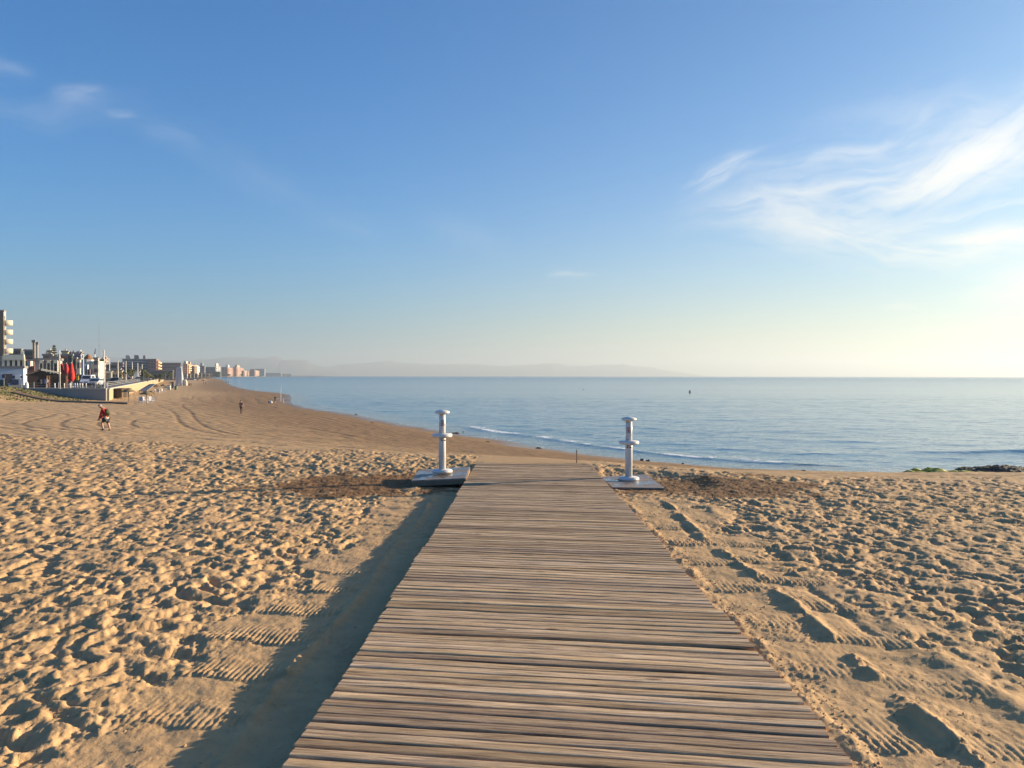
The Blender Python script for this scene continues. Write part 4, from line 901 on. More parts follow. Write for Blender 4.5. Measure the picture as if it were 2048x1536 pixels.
building('apartment_block', 'dark mansard-roofed block with a white gable right behind the tower', 19, 42, 47, 700, 270, wall=(.12, .125, .13), floors=5, cols=4, cols2=1, wall2=WHITE, roofs=((.72, .98, 0, .5, -.1, WHITE),))
building('apartment_block', 'brown-red terrace block with a pink gable beneath the dark mansard block', 20, 45, 48, 712, 225, wall=(.28, .13, .09), floors=4, cols=4, cols2=1)
building('apartment_block', 'brick-brown block with a dark grey mansard left of the twin chimneys', 46, 66, 68, 712, 235, wall=(.20, .09, .07), floors=4, cols=4, cols2=0, parapet=False)
building('mansard_roof_house', 'dark grey mansard storey with one small white window left of the twin chimneys', 49, 66, 68, 702, 240, wall=(.09, .10, .11), floors=6, cols=3, cols2=0, cat='house')
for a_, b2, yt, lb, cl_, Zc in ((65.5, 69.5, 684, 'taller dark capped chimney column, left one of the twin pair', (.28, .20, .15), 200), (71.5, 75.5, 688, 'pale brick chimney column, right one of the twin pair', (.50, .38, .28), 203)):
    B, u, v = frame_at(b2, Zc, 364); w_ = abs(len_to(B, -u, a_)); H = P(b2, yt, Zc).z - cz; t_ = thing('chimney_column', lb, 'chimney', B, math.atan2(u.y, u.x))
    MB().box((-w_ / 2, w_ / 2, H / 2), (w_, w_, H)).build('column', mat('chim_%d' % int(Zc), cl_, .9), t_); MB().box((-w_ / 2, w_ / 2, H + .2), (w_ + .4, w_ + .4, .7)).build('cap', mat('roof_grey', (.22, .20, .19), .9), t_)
    MB().box((.02, w_ * .5, H * .5), (.08, w_ * .8, H * .98)).build('painted_lit_strip', mat('tower_cream', CREAM, .9), t_)  # sunlight on the column's side painted on as a pale strip
# white beach club with framed terrace
root, Lc, Ls, H = building('beach_club', 'white beach building with a terrace of cream frames above a blue-white wall', -30, 47, 48.5, 736.5, 165, wall=(.50, .52, .58), floors=2, cols=0, cols2=0, win=False, depth=5)
fm_ = mat('frame_cream', (.68, .60, .46), .9, .05)
B = P(47, 736, 165); topH = 19 * 165 / F
for i in range(5): MB().box((-Lc + Lc * (.46 + .135 * i), .4, H + topH / 2 + .4), (.45, .45, topH)).build('frame_post', fm_, root)
MB().box((-Lc * .265, .4, H + topH + .3), (Lc * .56, .8, 1.1)).build('frame_beam', fm_, root); MB().box((-Lc * .265, 3.5, H + topH * .5), (Lc * .5, .4, topH * .9)).build('back_wall', mat('clay', (.42, .24, .15), .9), root)
for i in range(4): MB().box((-Lc * (.06 + .135 * i), 3.2, H + topH * .5), (1.3, .3, topH * .6)).build('window', glass, root)
MB().box((-Lc * .15, -.1, H * .48), (1.0, .15, 1.0)).build('white_sign', wpl, root); MB().box((-Lc * .21, -.1, H * .48), (2.6, .12, .45)).build('blue_lettering_strip', mat('navy', (.03, .05, .10), .8), root)
MB().box((-Lc * .225, -.15, H * .17), (1.5, .3, 1.1)).build('navy_awning', mat('navy', (.03, .05, .10), .8), root); MB().box((-Lc * .40, -.1, H * .40), (1.6, .15, 1.9)).build('door', DKM := mat('dark_door', (.09, .06, .07), .8), root)
# terraced restaurant behind
building('restaurant', 'brown-red restaurant with a pale awning between the beach club and the pillared building', 48, 69, 71, 722, 190, wall=(.20, .09, .065), floors=2, cols=5, cols2=0)
t_ = thing('awning', 'pale pink awning hanging on the brown restaurant front', 'awning', P(58, 727, 187)); MB().box((0, 0, 0), (1.4, 1.0, 1.2)).build('canvas', mat('awning', (.62, .45, .38), .8), t_); MB().box((0, -.55, -.7), (1.4, .1, .3)).build('valance', mat('awning', (.62, .45, .38), .8), t_)
# pillared white building
root, Lc, Ls, H = building('pillared_building', 'white building of tall open frames and grey panels behind the brown kiosk', 70, 121, 122.5, 721, 172, wall=(.30, .29, .31), floors=1, cols=0, cols2=0, win=False, depth=3)
for f0, f1 in ((.20, .33), (.48, .62), (.75, .90)):
    for f in (f0, f1): MB().box((-Lc * (1 - f), -.45, H / 2), (Lc * .028, .9, H)).build('pillar', fm_, root)
    MB().box((-Lc * (1 - (f0 + f1) / 2), -.45, H - .3), (Lc * (f1 - f0 + .03), .9, .7)).build('lintel', fm_, root); MB().box((-Lc * (1 - (f0 + f1) / 2), -.2, H / 2 - .4), (Lc * (f1 - f0) * .7, .4, H * .8)).build('window', mat('bronze_glass', (.12, .075, .05), .4), root)
MB().box((-Lc * .40, -.5, H * .10), (Lc * .8, 1.4, .35)).build('ledge', fm_, root)
# filler rooftops behind
for a_, b2, c2, yt, Zf, cl_, lb, fl in ((86, 104, 106, 711.5, 215, (.26, .14, .11), 'low brown roofed house left of the norfolk pine', 3), (95, 103, 105, 703.5, 260, CREAM, 'small cream rooftop house left of the norfolk pine', 4), (101, 117, 119, 716, 205, (.55, .42, .26), 'yellowish house hidden behind the norfolk pine', 3),
                                        (119, 136, 138, 712, 210, (.24, .12, .10), 'maroon-roofed house behind the red parasols', 3), (124, 136, 137.5, 704.5, 250, (.64, .54, .36), 'pale yellow rooftop block above the red parasols', 5), (136, 144, 145.5, 711.5, 185, (.085, .085, .08), 'narrow tall dark block beside the red parasols', 4),
                                        (138, 152, 153, 707, 275, GREY, 'grey far block between the yellow rooftop and the purple mansard', 4), (146, 152, 154, 718, 195, (.07, .06, .05), 'slim almost black block left of the cone-roofed house', 3), (148, 161, 163, 709, 240, (.15, .14, .24), 'purple-blue mansard house left of the cone roof', 4),
                                        (155, 163, 166, 706, 255, WHITE, 'white rooftop block above the purple mansard', 4), (152, 160, 162, 719, 200, (.62, .46, .36), 'small peach house left of the cone-roofed house', 2), (188, 196, 199, 718, 230, (.60, .42, .34), 'pink block right behind the cone-roofed house', 3),
                                        (198, 208, 212, 720, 300, (.36, .25, .19), 'tan block with many windows right of the pink one', 5), (206, 213, 217, 716.5, 420, (.5, .38, .31), 'pale far block above the tan one', 7), (0, 20, 21, 716, 205, (.40, .24, .16), 'clay-coloured house at the foot of the tower', 2)):
    building('house', lb, a_, b2, c2, yt, Zf, wall=cl_, floors=fl, cols=3, cols2=1, cat='house', roofs=((.5, .75, .2, .6, .8, cl_),) if fl > 3 else ())
# round house with conical roof
c = P(176.5, 751, 250); c.z = cz; k_ = 250 / F; t_ = thing('cone_roof_house', 'white round-ended house with a conical brown tiled roof', 'house', c)
MB().lathe([(13 * k_, 0), (13 * k_, 40 * k_), (13.6 * k_, 41 * k_), (13.6 * k_, 44 * k_), (12 * k_, 44.5 * k_)], 10).build('wall', mat('round_wall', (.55, .53, .52), .9), t_); MB().lathe([(10.8 * k_, 43.4 * k_), (10.4 * k_, 44.5 * k_), (5 * k_, 51 * k_), (.4 * k_, 55.5 * k_)], 12).build('roof', mat('tile_brown', (.22, .10, .035), .85, .25, 2), t_)
MB().box((16 * k_, 1, 19 * k_), (10 * k_, 5, 44 * k_)).build('wing', mat('wing_cream', (.66, .56, .38), .9), t_)
for i in range(4): MB().box((-7 * k_ + i * 5 * k_, -13.1 * k_, 22 * k_), (1.4 * k_, 1.5, 24 * k_)).build('column', wpl, t_)
for px_ in (8, 11.5): MB().box((px_ * k_, -12.8 * k_, 14 * k_), (1.6 * k_, 1.2, 22 * k_)).build('opening', DKM, t_)
# hedge and dark fence in front of it
t_ = thing('dark_fence', 'tall dark green slatted fence below the cone-roofed house', 'fence', P(152, 770.5, 172)); t_.location.z = cz; k_ = 172 / F
for i in range(26): MB().box((i * 1.3 * k_, 0, 10 * k_), (1.0 * k_, .2, 20 * k_)).build('slat', mat('fence_green', (.035, .06, .05), .8), t_)
# kiosk
kx = lambda px_, py_, Z=133: P(px_, py_, Z)
A = kx(56, 776, 131); A.z = cz; kp = 131 / F; t_ = thing('beach_kiosk', 'dark brown gabled beach kiosk with a pale eave in front of the pillared building', 'kiosk', A, R(29)); t_.scale = (.86, .6, 1)
kw = mat('kiosk_brown', (.045, .024, .018), .85, .2); wL, wR = 45 * kp, 80 * kp; e1, pk = 25 * kp, 34 * kp
MB().add([(0, 0, 0), (wL, 0, 0), (wL, 0, 27 * kp), (26 * kp, 0, pk), (0, 0, e1), (0, 7, 0), (wL, 7, 0), (wL, 7, 27 * kp), (26 * kp, 7, pk), (0, 7, e1)], [(0, 1, 2, 3, 4), (9, 8, 7, 6, 5), (0, 4, 9, 5), (1, 6, 7, 2), (0, 5, 6, 1), (2, 7, 8, 3), (3, 8, 9, 4)]).build('wall', kw, t_)
MB().add([(-.4, -.5, e1 - .1), (26 * kp, -.5, pk + .05), (26 * kp, 7.4, pk + .05), (-.4, 7.4, e1 - .1), (-.4, -.5, e1 + .15), (26 * kp, -.5, pk + .35), (26 * kp, 7.4, pk + .35), (-.4, 7.4, e1 + .15)], [(0, 1, 2, 3), (7, 6, 5, 4), (0, 4, 5, 1), (2, 6, 7, 3), (0, 3, 7, 4), (1, 5, 6, 2)]).build('roof', mat('kiosk_roof', (.16, .12, .09), .9), t_)
MB().add([(26 * kp, -.6, pk + .03), (64 * kp, -.6, 28 * kp), (64 * kp, 7.4, 28 * kp), (26 * kp, 7.4, pk + .03), (26 * kp, -.6, pk + .36), (64 * kp, -.6, 31 * kp), (64 * kp, 7.4, 31 * kp), (26 * kp, 7.4, pk + .36)], [(0, 1, 2, 3), (7, 6, 5, 4), (0, 4, 5, 1), (2, 6, 7, 3), (0, 3, 7, 4), (1, 5, 6, 2)]).build('eave', fm_, t_)
MB().box((56 * kp, 3.2, 14 * kp), (22 * kp, 6, 28 * kp)).build('porch', mat('kiosk_dark', (.03, .018, .014), .9), t_); MB().box((73 * kp, 3.2, 13.5 * kp), (12 * kp, 5, 27 * kp)).build('annex', mat('kiosk_dark', (.03, .018, .014), .9), t_)
for x_, w_ in ((38.5, 3.4), (42.5, 2.0), (77.5, 3.4)): MB().box((x_ * kp, -.12, 12 * kp), (w_ * kp, .25, 24 * kp)).build('door_post', mat('orange_wood', (.42, .20, .09), .8), t_)
for i in range(7): MB().box((47 * kp + i * 2.4 * kp, .1, 11 * kp), (.25 * kp, .12, 22 * kp)).build('board', mat('kiosk_roof', (.16, .12, .09), .9), t_)
MB().box((33 * kp, -.06, 13 * kp), (4 * kp, .1, 9 * kp)).build('poster', mat('poster_blue', (.12, .15, .30), .7), t_); MB().box((26.5 * kp, -.06, 12 * kp), (3.4 * kp, .1, 9 * kp)).build('poster', mat('poster_grey', (.20, .16, .14), .7), t_)
person('person in red shorts standing at the kiosk corner', Vector((*P(93.5, 777, 128).xy, cz)), 1.7, R(20), top=(.6, .5, .45), legs=(.35, .02, .03), shorts=True, sleeve=False)
c = P(53.3, 777, 125); c.z = cz; t_ = thing('waste_bin', 'white rounded waste bin at the left corner of the kiosk', 'bin', c); MB().lathe([(.26, 0), (.30, .1), (.27, .75), (.2, .9)], 14).build('bin', wpl, t_, True); MB().lathe([(.2, .88), (.15, 1.05), (.05, 1.1)], 12).build('lid', wpl, t_, True)
# closed red parasols
pr = mat('red_canvas', (.42, .022, .018), .85, .2, 2.0)
def closed_parasol(h_):
    t = thing('closed_parasol', '', 'parasol'); mb = MB(); n = 14
    pf = [(.05, h_), (.18, h_ * .97), (.42, h_ * .62), (.52, h_ * .40), (.30, h_ * .24)]
    mb.lathe(pf[::-1], n); mb.v = [(x * (1 + .22 * math.cos(7 * math.atan2(y, x))), y * (1 + .22 * math.cos(7 * math.atan2(y, x))), z) for x, y, z in mb.v]
    mb.build('canvas', pr, t, True); MB().tube([(0, 0, 0), (0, 0, h_ + .15)], .05, 8).build('pole', wpl, t); MB().box((0, 0, .08), (.8, .8, .16)).build('base', conc, t); return t
CP = None
for px_, yb_, hp_, lb in ((123.8, 773, 46, 'closed red parasol nearest the kiosk, leftmost of three'), (133.2, 773, 46, 'closed red parasol in the middle of three'), (142.2, 774, 47, 'closed red parasol furthest right of three')):
    Zp = (CAM.z - cz) / ((yb_ - 750) / F); c = P(px_, yb_, Zp); c.z = cz
    if CP is None: CP = closed_parasol(hp_ * Zp / F); o = CP
    else: o = copy_tree(CP)
    o.location = c; o['label'] = lb; o['group'] = 'closed red parasols beside the kiosk'; o.rotation_euler = (0, R(random.uniform(-1, 1)), px_)
# lamps and poles
def lamp(px_, yt, yb_, lb, head):
    Zp = min(340, (CAM.z - cz) / ((yb_ - 750) / F)); c = P(px_, yb_, Zp); c.z = cz; H = P(px_, yt, Zp).z - cz; t = thing('street_lamp' if head else 'flag_pole', lb, 'lamp post' if head else 'pole', c, R(-60), 'tall pale poles along the promenade')
    MB().tube([(0, 0, 0), (0, 0, H * .5), (0, 0, H)], [.13 * (Zp / 140) ** .6, .11 * (Zp / 140) ** .6, .08 * (Zp / 140) ** .6], 8).build('pole', mat('pole_pale', (.58, .55, .52), .5), t)
    if head:
        MB().tube([(-.9, 0, H - .1), (.9, 0, H - .1)], .05, 6).build('arm', mat('pole_pale', (.58, .55, .52), .5), t)
        for sx in (-1, 1): MB().box((sx * 1.0, 0, H - .1), (.7, .28, .14)).build('lamp_head', mat('dark_metal', (.05, .05, .055), .5), t)
for a_ in ((119.5, 700, 777.5, 'thick pale pole just right of the kiosk eave, nearest of the row', False), (166.8, 706, 772, 'lamp post with dark double head left of the white van', True), (196.5, 714, 768, 'lamp post with dark double head behind the silver car', True), (208.8, 700, 777, 'tall pale pole rising right of the silver car', False),
           (219, 716, 762, 'blue-grey lamp post above the white colonnade', True), (236, 721, 765, 'short pale pole above the peach building', False), (252, 722, 760, 'pale pole at the left end of the white hall', False), (264.5, 724, 759.6, 'pale pole in front of the middle of the white hall', False),
           (275.6, 726, 758.6, 'pale pole near the right end of the white hall', False), (284.3, 728, 758.8, 'pale pole just right of the white hall', False)): lamp(*a_)
c = P(198.5, 751, 420); c.z = cz; H = P(198.5, 636, 420).z - cz; t_ = thing('radio_mast', 'very tall thin guyed radio mast above the town roofs', 'mast', c)
MB().tube([(0, 0, 0), (0, 0, H)], [.13, .08], 5).build('mast', mat('mast_grey', (.25, .25, .27), .7), t_)
for z_ in (.3, .55, .8): MB().box((0, 0, H * z_), (1.0, .1, .1)).build('bracket', mat('mast_grey', (.25, .25, .27), .7), t_)
for px_, yt, yb2, lb in ((189.5, 697, 722, 'white slanted crane-like spike right of the cone roof'), (92.3, 701, 716, 'thin white antenna mast left of the norfolk pine')):
    c = P(px_, yb2, 230); k_ = 230 / F; t_ = thing('antenna', lb, 'antenna', Vector((c.x, c.y, c.z - 5))); MB().tube([(0, 0, 0), (0, 0, 5 + (yb2 - yt) * .55 * k_)], [.28, .18], 6).build('mast', wpl, t_); MB().tube([(0, 0, 5 + (yb2 - yt) * .55 * k_), (.25, 0, 5 + (yb2 - yt) * k_)], [.2, .08], 6).build('tip', drk, t_)

# vehicles
def car(label, px_, yb_, rz, body, kind='suv', sc=1.0):
    Zp = (CAM.z - cz) / ((yb_ - 750) / F); c = P(px_, yb_, Zp); c.z = cz; t = thing('parked_car' if kind != 'van' else 'parked_van', label, 'car' if kind != 'van' else 'van', c, rz); t.scale = (sc,) * 3
    L, w_, h_ = (5.0, 1.95, 2.25) if kind == 'van' else (4.5, 1.85, 1.65); bm_ = mat('paint_%d_%d' % (int(body[0] * 99), int(body[2] * 99)), body, .3, .03, 2, coat=.5)
    if kind == 'van': prof = [(-L / 2, .35), (-L / 2, .95), (-L / 2 + .55, 1.15), (-L / 2 + 1.25, 2.05), (-L / 2 + 1.7, h_), (L / 2 - .1, h_), (L / 2, 1.2), (L / 2, .35)]
    else: prof = [(-L / 2, .35), (-L / 2 + .03, .80), (-L / 2 + 1.15, 1.02), (-L / 2 + 1.75, h_ - .04), (-L / 2 + 2.4, h_), (L / 2 - .7, h_ - .05), (L / 2 - .15, 1.05), (L / 2, .40)]
    mb = MB().slab(-w_ / 2, w_ / 2, prof); mb.v = [(x * (1 - max(0, z - .95) * .14), y, z) for x, y, z in mb.v]; body_ = mb.build('body', bm_, t)
    zt = h_ - .16; y0 = -L / 2 + (.62 if kind == 'van' else 1.22); y1 = -L / 2 + (1.2 if kind == 'van' else 1.70)
    MB().add([(-.72, y0 - .03, 1.10), (.72, y0 - .03, 1.10), (.66, y1 - .06, zt), (-.66, y1 - .06, zt)], [(0, 1, 2, 3)]).add([(-.72, y0 - .01, 1.10), (.72, y0 - .01, 1.10), (.66, y1 - .04, zt), (-.66, y1 - .04, zt)], [(3, 2, 1, 0)]).build('windscreen', glass, t)
    for sx in (-1, 1):
        MB().box((sx * (w_ / 2 - .06), .25, (1.12 + zt) / 2), (.06, L * .45, zt - 1.18), rot=Euler((0, -sx * .13, 0))).build('side_window', glass, t)
        MB().box((sx * .68, -L / 2 + .02, .74), (.36, .10, .18)).build('headlight', wpl, t)
        for yy_ in (-L / 2 + .9, L / 2 - .85):
            wl = MB().tube([(sx * (w_ / 2 - .22), yy_, .33), (sx * (w_ / 2 + .01), yy_, .33)], .33, 14).build('wheel', wp2, t); MB().tube([(sx * (w_ / 2 + .0), yy_, .33), (sx * (w_ / 2 + .03), yy_, .33)], .19, 10).build('rim', mat('steel', (.5, .5, .5), .3, metal=1.0), wl)
    MB().box((0, -L / 2 - .01, .55), (1.1, .06, .22)).build('grille', drk, t); MB().box((0, -L / 2 + .0, .38), (w_ * .96, .14, .16)).build('bumper', drk, t)
    return t
car('white van parked beside the lamp post on the promenade', 176, 772, R(18), (.70, .70, .70), 'van'); car('silver car parked right of the white van, nose to the camera', 192, 772.5, R(8), (.42, .43, .45)); car('black car parked in front of the peach building', 232, 768.5, R(5), (.012, .012, .015))
car('dark grey car behind the motor scooters near the colonnade', 219, 768, R(40), (.05, .045, .04), sc=.85); car('small dark car beside the seawall at the white hall corner', 277, 761.5, R(-60), (.05, .05, .055)); car('pale car half hidden on the promenade right of the white hall', 291, 760.2, R(-70), (.5, .5, .5)); car('dark car further along the promenade below the palms', 299, 759.4, R(-70), (.04, .04, .045))
gg = ground_at(385.5, 760.5); t_ = car('dark utility vehicle standing on the open sand right of the wrapped tower', 385.5, 760, R(70), (.04, .05, .07)); t_.location = gg; t_.scale = (1.1,) * 3
# bollards, bins, bicycles
for i, px_ in enumerate((109.5, 128.5, 140, 150, 154.5, 159.5, 164.5, 172, 214)):
    Zp = 128; c = P(px_, 776.8, Zp); c.z = cz; t_ = thing('bollard', ['pale bollard in front of the kiosk porch', 'pale bollard at the foot of the left red parasol', 'pale bollard below the middle red parasol', 'pale bollard below the right red parasol', 'pale bollard left of the yellow sign post', 'pale bollard right of the yellow sign post', 'pale bollard just left of the lamp post by the van', 'pale bollard in front of the white van', 'pale bollard at the seawall corner'][i], 'bollard', c, 0, 'pale bollards along the promenade edge')
    MB().lathe([(.10, 0), (.09, .75), (.06, .82)], 10).build('post', wpl, t_, True); MB().lathe([(.14, 0), (.14, .06)], 10).build('base', conc, t_)
c = P(155.5, 775, 135); c.z = cz; t_ = thing('yellow_sign', 'yellow sign board on a post right of the red parasols', 'sign', c); k_ = 135 / F
MB().tube([(0, 0, 0), (0, 0, 20 * k_)], .05, 6).build('post', drk, t_); MB().box((0, -.08, 19 * k_), (5.0 * k_, .08, 9 * k_)).build('board', mat('yellow_sign', (.62, .45, .06), .7), t_)
c = P(6, 776, 135); c.z = cz; t_ = thing('road_sign', 'dark panel sign on a thin post at the far left of the dune', 'sign', c); k_ = 135 / F; MB().tube([(2 * k_, 0, 0), (2 * k_, 0, 24 * k_)], .05, 6).build('post', rm_, t_); MB().box((2 * k_, -.08, 22 * k_), (6 * k_, .08, 7.5 * k_)).build('board', mat('sign_dark', (.06, .05, .07), .7), t_)
c = P(-6, 775, 140); c.z = cz; t_ = thing('dumpster', 'dark green dumpster at the left edge behind the dune', 'dumpster', c); MB().box((.4, 0, .62), (2.6, 1.1, 1.1)).build('body', mat('dumpster_green', (.03, .05, .045), .6), t_); MB().box((.4, 0, 1.25), (2.7, 1.2, .14)).build('lid', mat('dumpster_green', (.03, .05, .045), .6), t_)
def bike(px_, yb_, lb, rz):
    c = P(px_, yb_, 128); c.z = cz; t = thing('bicycle', lb, 'bicycle', c, rz, 'bicycles parked by the railing')
    for sy in (-.52, .52):
        mb = MB(); mb.tube([(.0, sy + .33 * math.cos(a_ * .5236), .34 + .33 * math.sin(a_ * .5236)) for a_ in range(13)], .025, 5, False); mb.build('wheel', wp2, t)
    MB().tube([(0, -.52, .34), (0, -.40, .95)], .025, 5).tube([(0, .52, .34), (0, .12, .85), (0, -.42, .82), (0, 0, .32), (0, .12, .85)], .022, 5).build('frame', rm_, t); MB().box((0, .14, .93), (.12, .25, .05)).build('saddle', wp2, t); MB().box((0, -.42, 1.0), (.5, .05, .04)).build('handlebar', wp2, t)
for a_ in ((184, 776.5, 'bicycle parked in front of the gap between van and silver car', 1.3), (189, 777, 'bicycle parked in front of the silver car, left one', 1.5), (194, 777, 'bicycle parked in front of the silver car, right one', 1.2), (202, 777, 'bicycle parked near the seawall corner', 1.7)): bike(*a_)
for px_, yb_, lb, tp, lg in ((187, 770, 'pedestrian in orange-red between the white van and the silver car', (.45, .12, .05), (.1, .06, .05)), (242.5, 765, 'dark pedestrian right of the black car', (.03, .03, .03), (.03, .03, .03)), (225.5, 768, 'pedestrian in a red top left of the black car', (.4, .05, .03), (.06, .05, .05)), (258, 762, 'pedestrian in dark clothes in front of the white hall door', (.05, .04, .04), (.04, .04, .05)),
                             (261, 762, 'pedestrian in maroon in front of the white hall', (.20, .05, .06), (.05, .04, .04)), (314, 759.6, 'far pedestrian in pink on the promenade, left of a pair', (.5, .25, .22), (.2, .1, .1)), (318, 759.4, 'far pedestrian in pink on the promenade, right of a pair', (.5, .28, .25), (.15, .1, .1))):
    Zp = (CAM.z - cz) / ((yb_ - 750) / F); c = P(px_, yb_, Zp); c.z = cz; person(lb, c, 1.7, R((px_ * 37) % 360), top=tp, legs=lg)

# ------------------------------------------------------------------ mid-distance buildings
root, Lc, Ls, H = building('colonnade', 'white colonnaded pavilion right of the silver car', 202, 223, 224.5, 744.5, 268, wall=(.20, .20, .19), floors=1, cols=0, cols2=0, win=False, depth=4)
for i in range(8): MB().box((-Lc * (i + .4) / 7.6, -.3, H / 2), (Lc * .05, .6, H)).build('column', fm_, root)
MB().box((-Lc / 2, -.3, H), (Lc * 1.02, .8, .6)).build('lintel', fm_, root)
building('peach_building', 'low peach-orange building behind the black car', 224, 244, 246, 742, 285, wall=(.62, .40, .22), floors=1, cols=3, cols2=1, wh=.3)
building('lens_roof_hall', 'low hall with a long dark curved roof behind the colonnade', 190, 234, 236, 730.5, 360, wall=(.045, .045, .055), floors=2, cols=6, cols2=0)
building('cream_shop', 'cream shopfront with a dark parapet above the peach building', 216, 241, 243, 738.5, 330, wall=(.62, .55, .42), floors=2, cols=4, cols2=0)
root, Lc, Ls, H = building('white_hall', 'pale grey panelled hall with a dark roof band near the end of the near promenade', 242, 280, 282.5, 742, 345, wall=(.46, .45, .46), floors=1, cols=0, cols2=0, win=False, depth=5)
for i in range(9): MB().box((-Lc * (i + .5) / 9, -.08, H * .5), (Lc / 9 * .9, .16, H * .92)).build('panel', mat('hall_panel', (.50, .49, .50), .85, .08, .3), root)
MB().box((-Lc / 2, Ls / 2, H + 1.0), (Lc * .98, Ls, 1.7)).build('roof', mat('hall_roof', (.06, .06, .075), .8), root); MB().box((-Lc * .22, -.5, H * .25), (Lc * .42, .8, H * .5)).build('white_booth', wpl, root)
building('apartment_slab', 'long dark seven-storey slab block with pale balcony grid on the skyline', 245, 296, 298, 719, 640, wall=(.15, .15, .17), floors=7, cols=12, cols2=1, balc=2, bcol=(.34, .34, .37), depth=14, roofs=((.12, .26, .2, .8, 3.2, (.3, .3, .32)), (.45, .62, .2, .8, 3.4, (.13, .13, .15)), (.80, .90, .2, .8, 3.2, (.2, .18, .2))), wh=.4)
building('apartment_block', 'wine-brown end block with bright peach balconies joined to the dark slab', 296, 312.5, 320, 719, 600, wall=(.24, .14, .13), floors=6, cols=3, cols2=2, balc=1, bcol=ORNG, vp=420)
building('apartment_row', 'low brown-pink houses left of the dark slab block', 222, 246, 248, 726, 520, wall=(.26, .16, .16), floors=4, cols=5, cols2=1)
building('apartment_row', 'long wine-brown apartment row between the peach end block and the orange terraces', 320, 361, 363, 726.5, 760, wall=(.20, .115, .105), floors=5, cols=13, cols2=1, roofs=((.18, .26, .2, .8, 3, (.30, .2, .18)), (.58, .63, .2, .8, 2.5, (.2, .12, .12)), (.86, .93, .2, .8, 3.5, (.3, .2, .19))), wh=.4)
building('long_roof', 'long low grey-roofed building under the wine-brown row', 302, 345, 347, 742, 420, wall=(.12, .12, .13), floors=1, cols=0, cols2=0, win=False)
building('orange_terraces', 'orange apartment block with stepped bright balconies right of the wrapped tower', 366, 375, 392, 728, 800, wall=(.60, .38, .20), floors=6, cols=2, cols2=5, balc=1, bcol=(.72, .50, .28), vp=470, roofs=((.1, .6, .05, .2, 3, (.6, .5, .4)), (.1, .5, .5, .6, 3.5, (.5, .3, .2))))
building('white_terraces', 'white-balconied block end next to the orange terraces', 390, 391, 397, 730, 850, wall=(.62, .52, .40), floors=6, cols=0, cols2=2, balc=1, bcol=(.78, .72, .62), vp=470)
building('grey_block', 'small grey apartment block, first of the far grey row', 399, 409, 411, 730.5, 1050, wall=(.26, .28, .30), floors=6, cols=4, cols2=1, vp=470, roofs=((.1, .6, .2, .8, 4, (.3, .32, .35)),))
building('grey_block', 'wide grey apartment block, second of the far grey row', 411, 431, 433, 733, 1150, wall=(.22, .24, .26), floors=6, cols=7, cols2=1, vp=480)
building('white_block', 'white-topped block at the end of the far grey row', 430, 432, 441, 730, 1180, wall=(.58, .54, .50), floors=6, cols=0, cols2=3, vp=520, roofs=((0, 1, .1, .5, 4, (.6, .58, .55)),))
building('dark_trees_block', 'low dark block in front of the white-topped one', 424, 440, 441, 742, 1120, wall=(.09, .10, .10), floors=2, cols=0, cols2=0, win=False, vp=500)
building('pink_block', 'pink hotel block with a lit right side, leftmost of the far pink row', 443, 455, 466, 733, 1500, wall=(.50, .27, .20), floors=7, cols=4, cols2=4, vp=540, balc=1, bcol=(.62, .38, .28), roofs=((.6, 1, .1, .3, 5, WHITE),))
building('pink_block', 'taller pink hotel block, second of the far pink row', 467, 473, 487, 732.5, 1700, wall=(.52, .30, .22), floors=7, cols=2, cols2=5, vp=560, balc=1, bcol=(.66, .42, .30), roofs=((.2, 1, .1, .4, 5, PINK),))
building('pink_block', 'lower pink stepped hotel, third of the far pink row', 486, 488, 502, 739.5, 1900, wall=(.58, .38, .30), floors=5, cols=0, cols2=5, vp=570, balc=1, bcol=(.68, .48, .38))
building('maroon_block', 'dark maroon house between the stepped hotel and the round pink one', 500, 509, 510, 737, 2050, wall=(.14, .10, .12), floors=4, cols=2, cols2=0, vp=570)
building('pink_block', 'small pink hotel with a lit round end, last of the far pink row', 507, 510, 518, 739, 2150, wall=(.60, .38, .28), floors=5, cols=0, cols2=4, vp=580, balc=1, bcol=(.70, .46, .34))
building('blue_grey_block', 'plain blue-grey far block right of the pink row', 508, 529, 531, 736.5, 2500, wall=(.24, .28, .32), floors=5, cols=6, cols2=0, vp=590, wh=.25)
building('low_shed', 'long low pale harbour shed beyond the blue-grey block', 531, 562, 563, 744.5, 2900, wall=(.40, .38, .38), floors=1, cols=0, cols2=0, win=False, vp=620)
building('low_shed', 'faint harbour shed furthest right in the port', 562, 583, 584, 746.5, 3100, wall=(.44, .42, .42), floors=1, cols=0, cols2=0, win=False, vp=630)
# small houses along the far shore road
r = random.Random(12)
adj = ['white', 'cream', 'grey', 'peach', 'tan', 'pale brown', 'off-white', 'sand-coloured']
for i, (px_, yt) in enumerate(((372, 747), (379, 748), (386, 747.5), (393, 748), (401, 746), (408, 747), (416, 746.5), (423, 748))):
    cl_ = [(.6, .58, .55), (.55, .48, .38), (.3, .3, .3), (.55, .38, .26), (.42, .33, .24), (.35, .26, .2), (.6, .57, .5), (.5, .42, .3)][i]; Zf = 560 + i * 45
    building('house', adj[i] + ' low beachfront house under the far blocks, number %s from the wrapped tower' % ['one', 'two', 'three', 'four', 'five', 'six', 'seven', 'eight'][i], px_ - 3, px_ + 2.2, px_ + 3, yt + .5, Zf, wall=tuple(k * .55 for k in cl_), floors=1, cols=2, cols2=0, cat='house', vp=420)
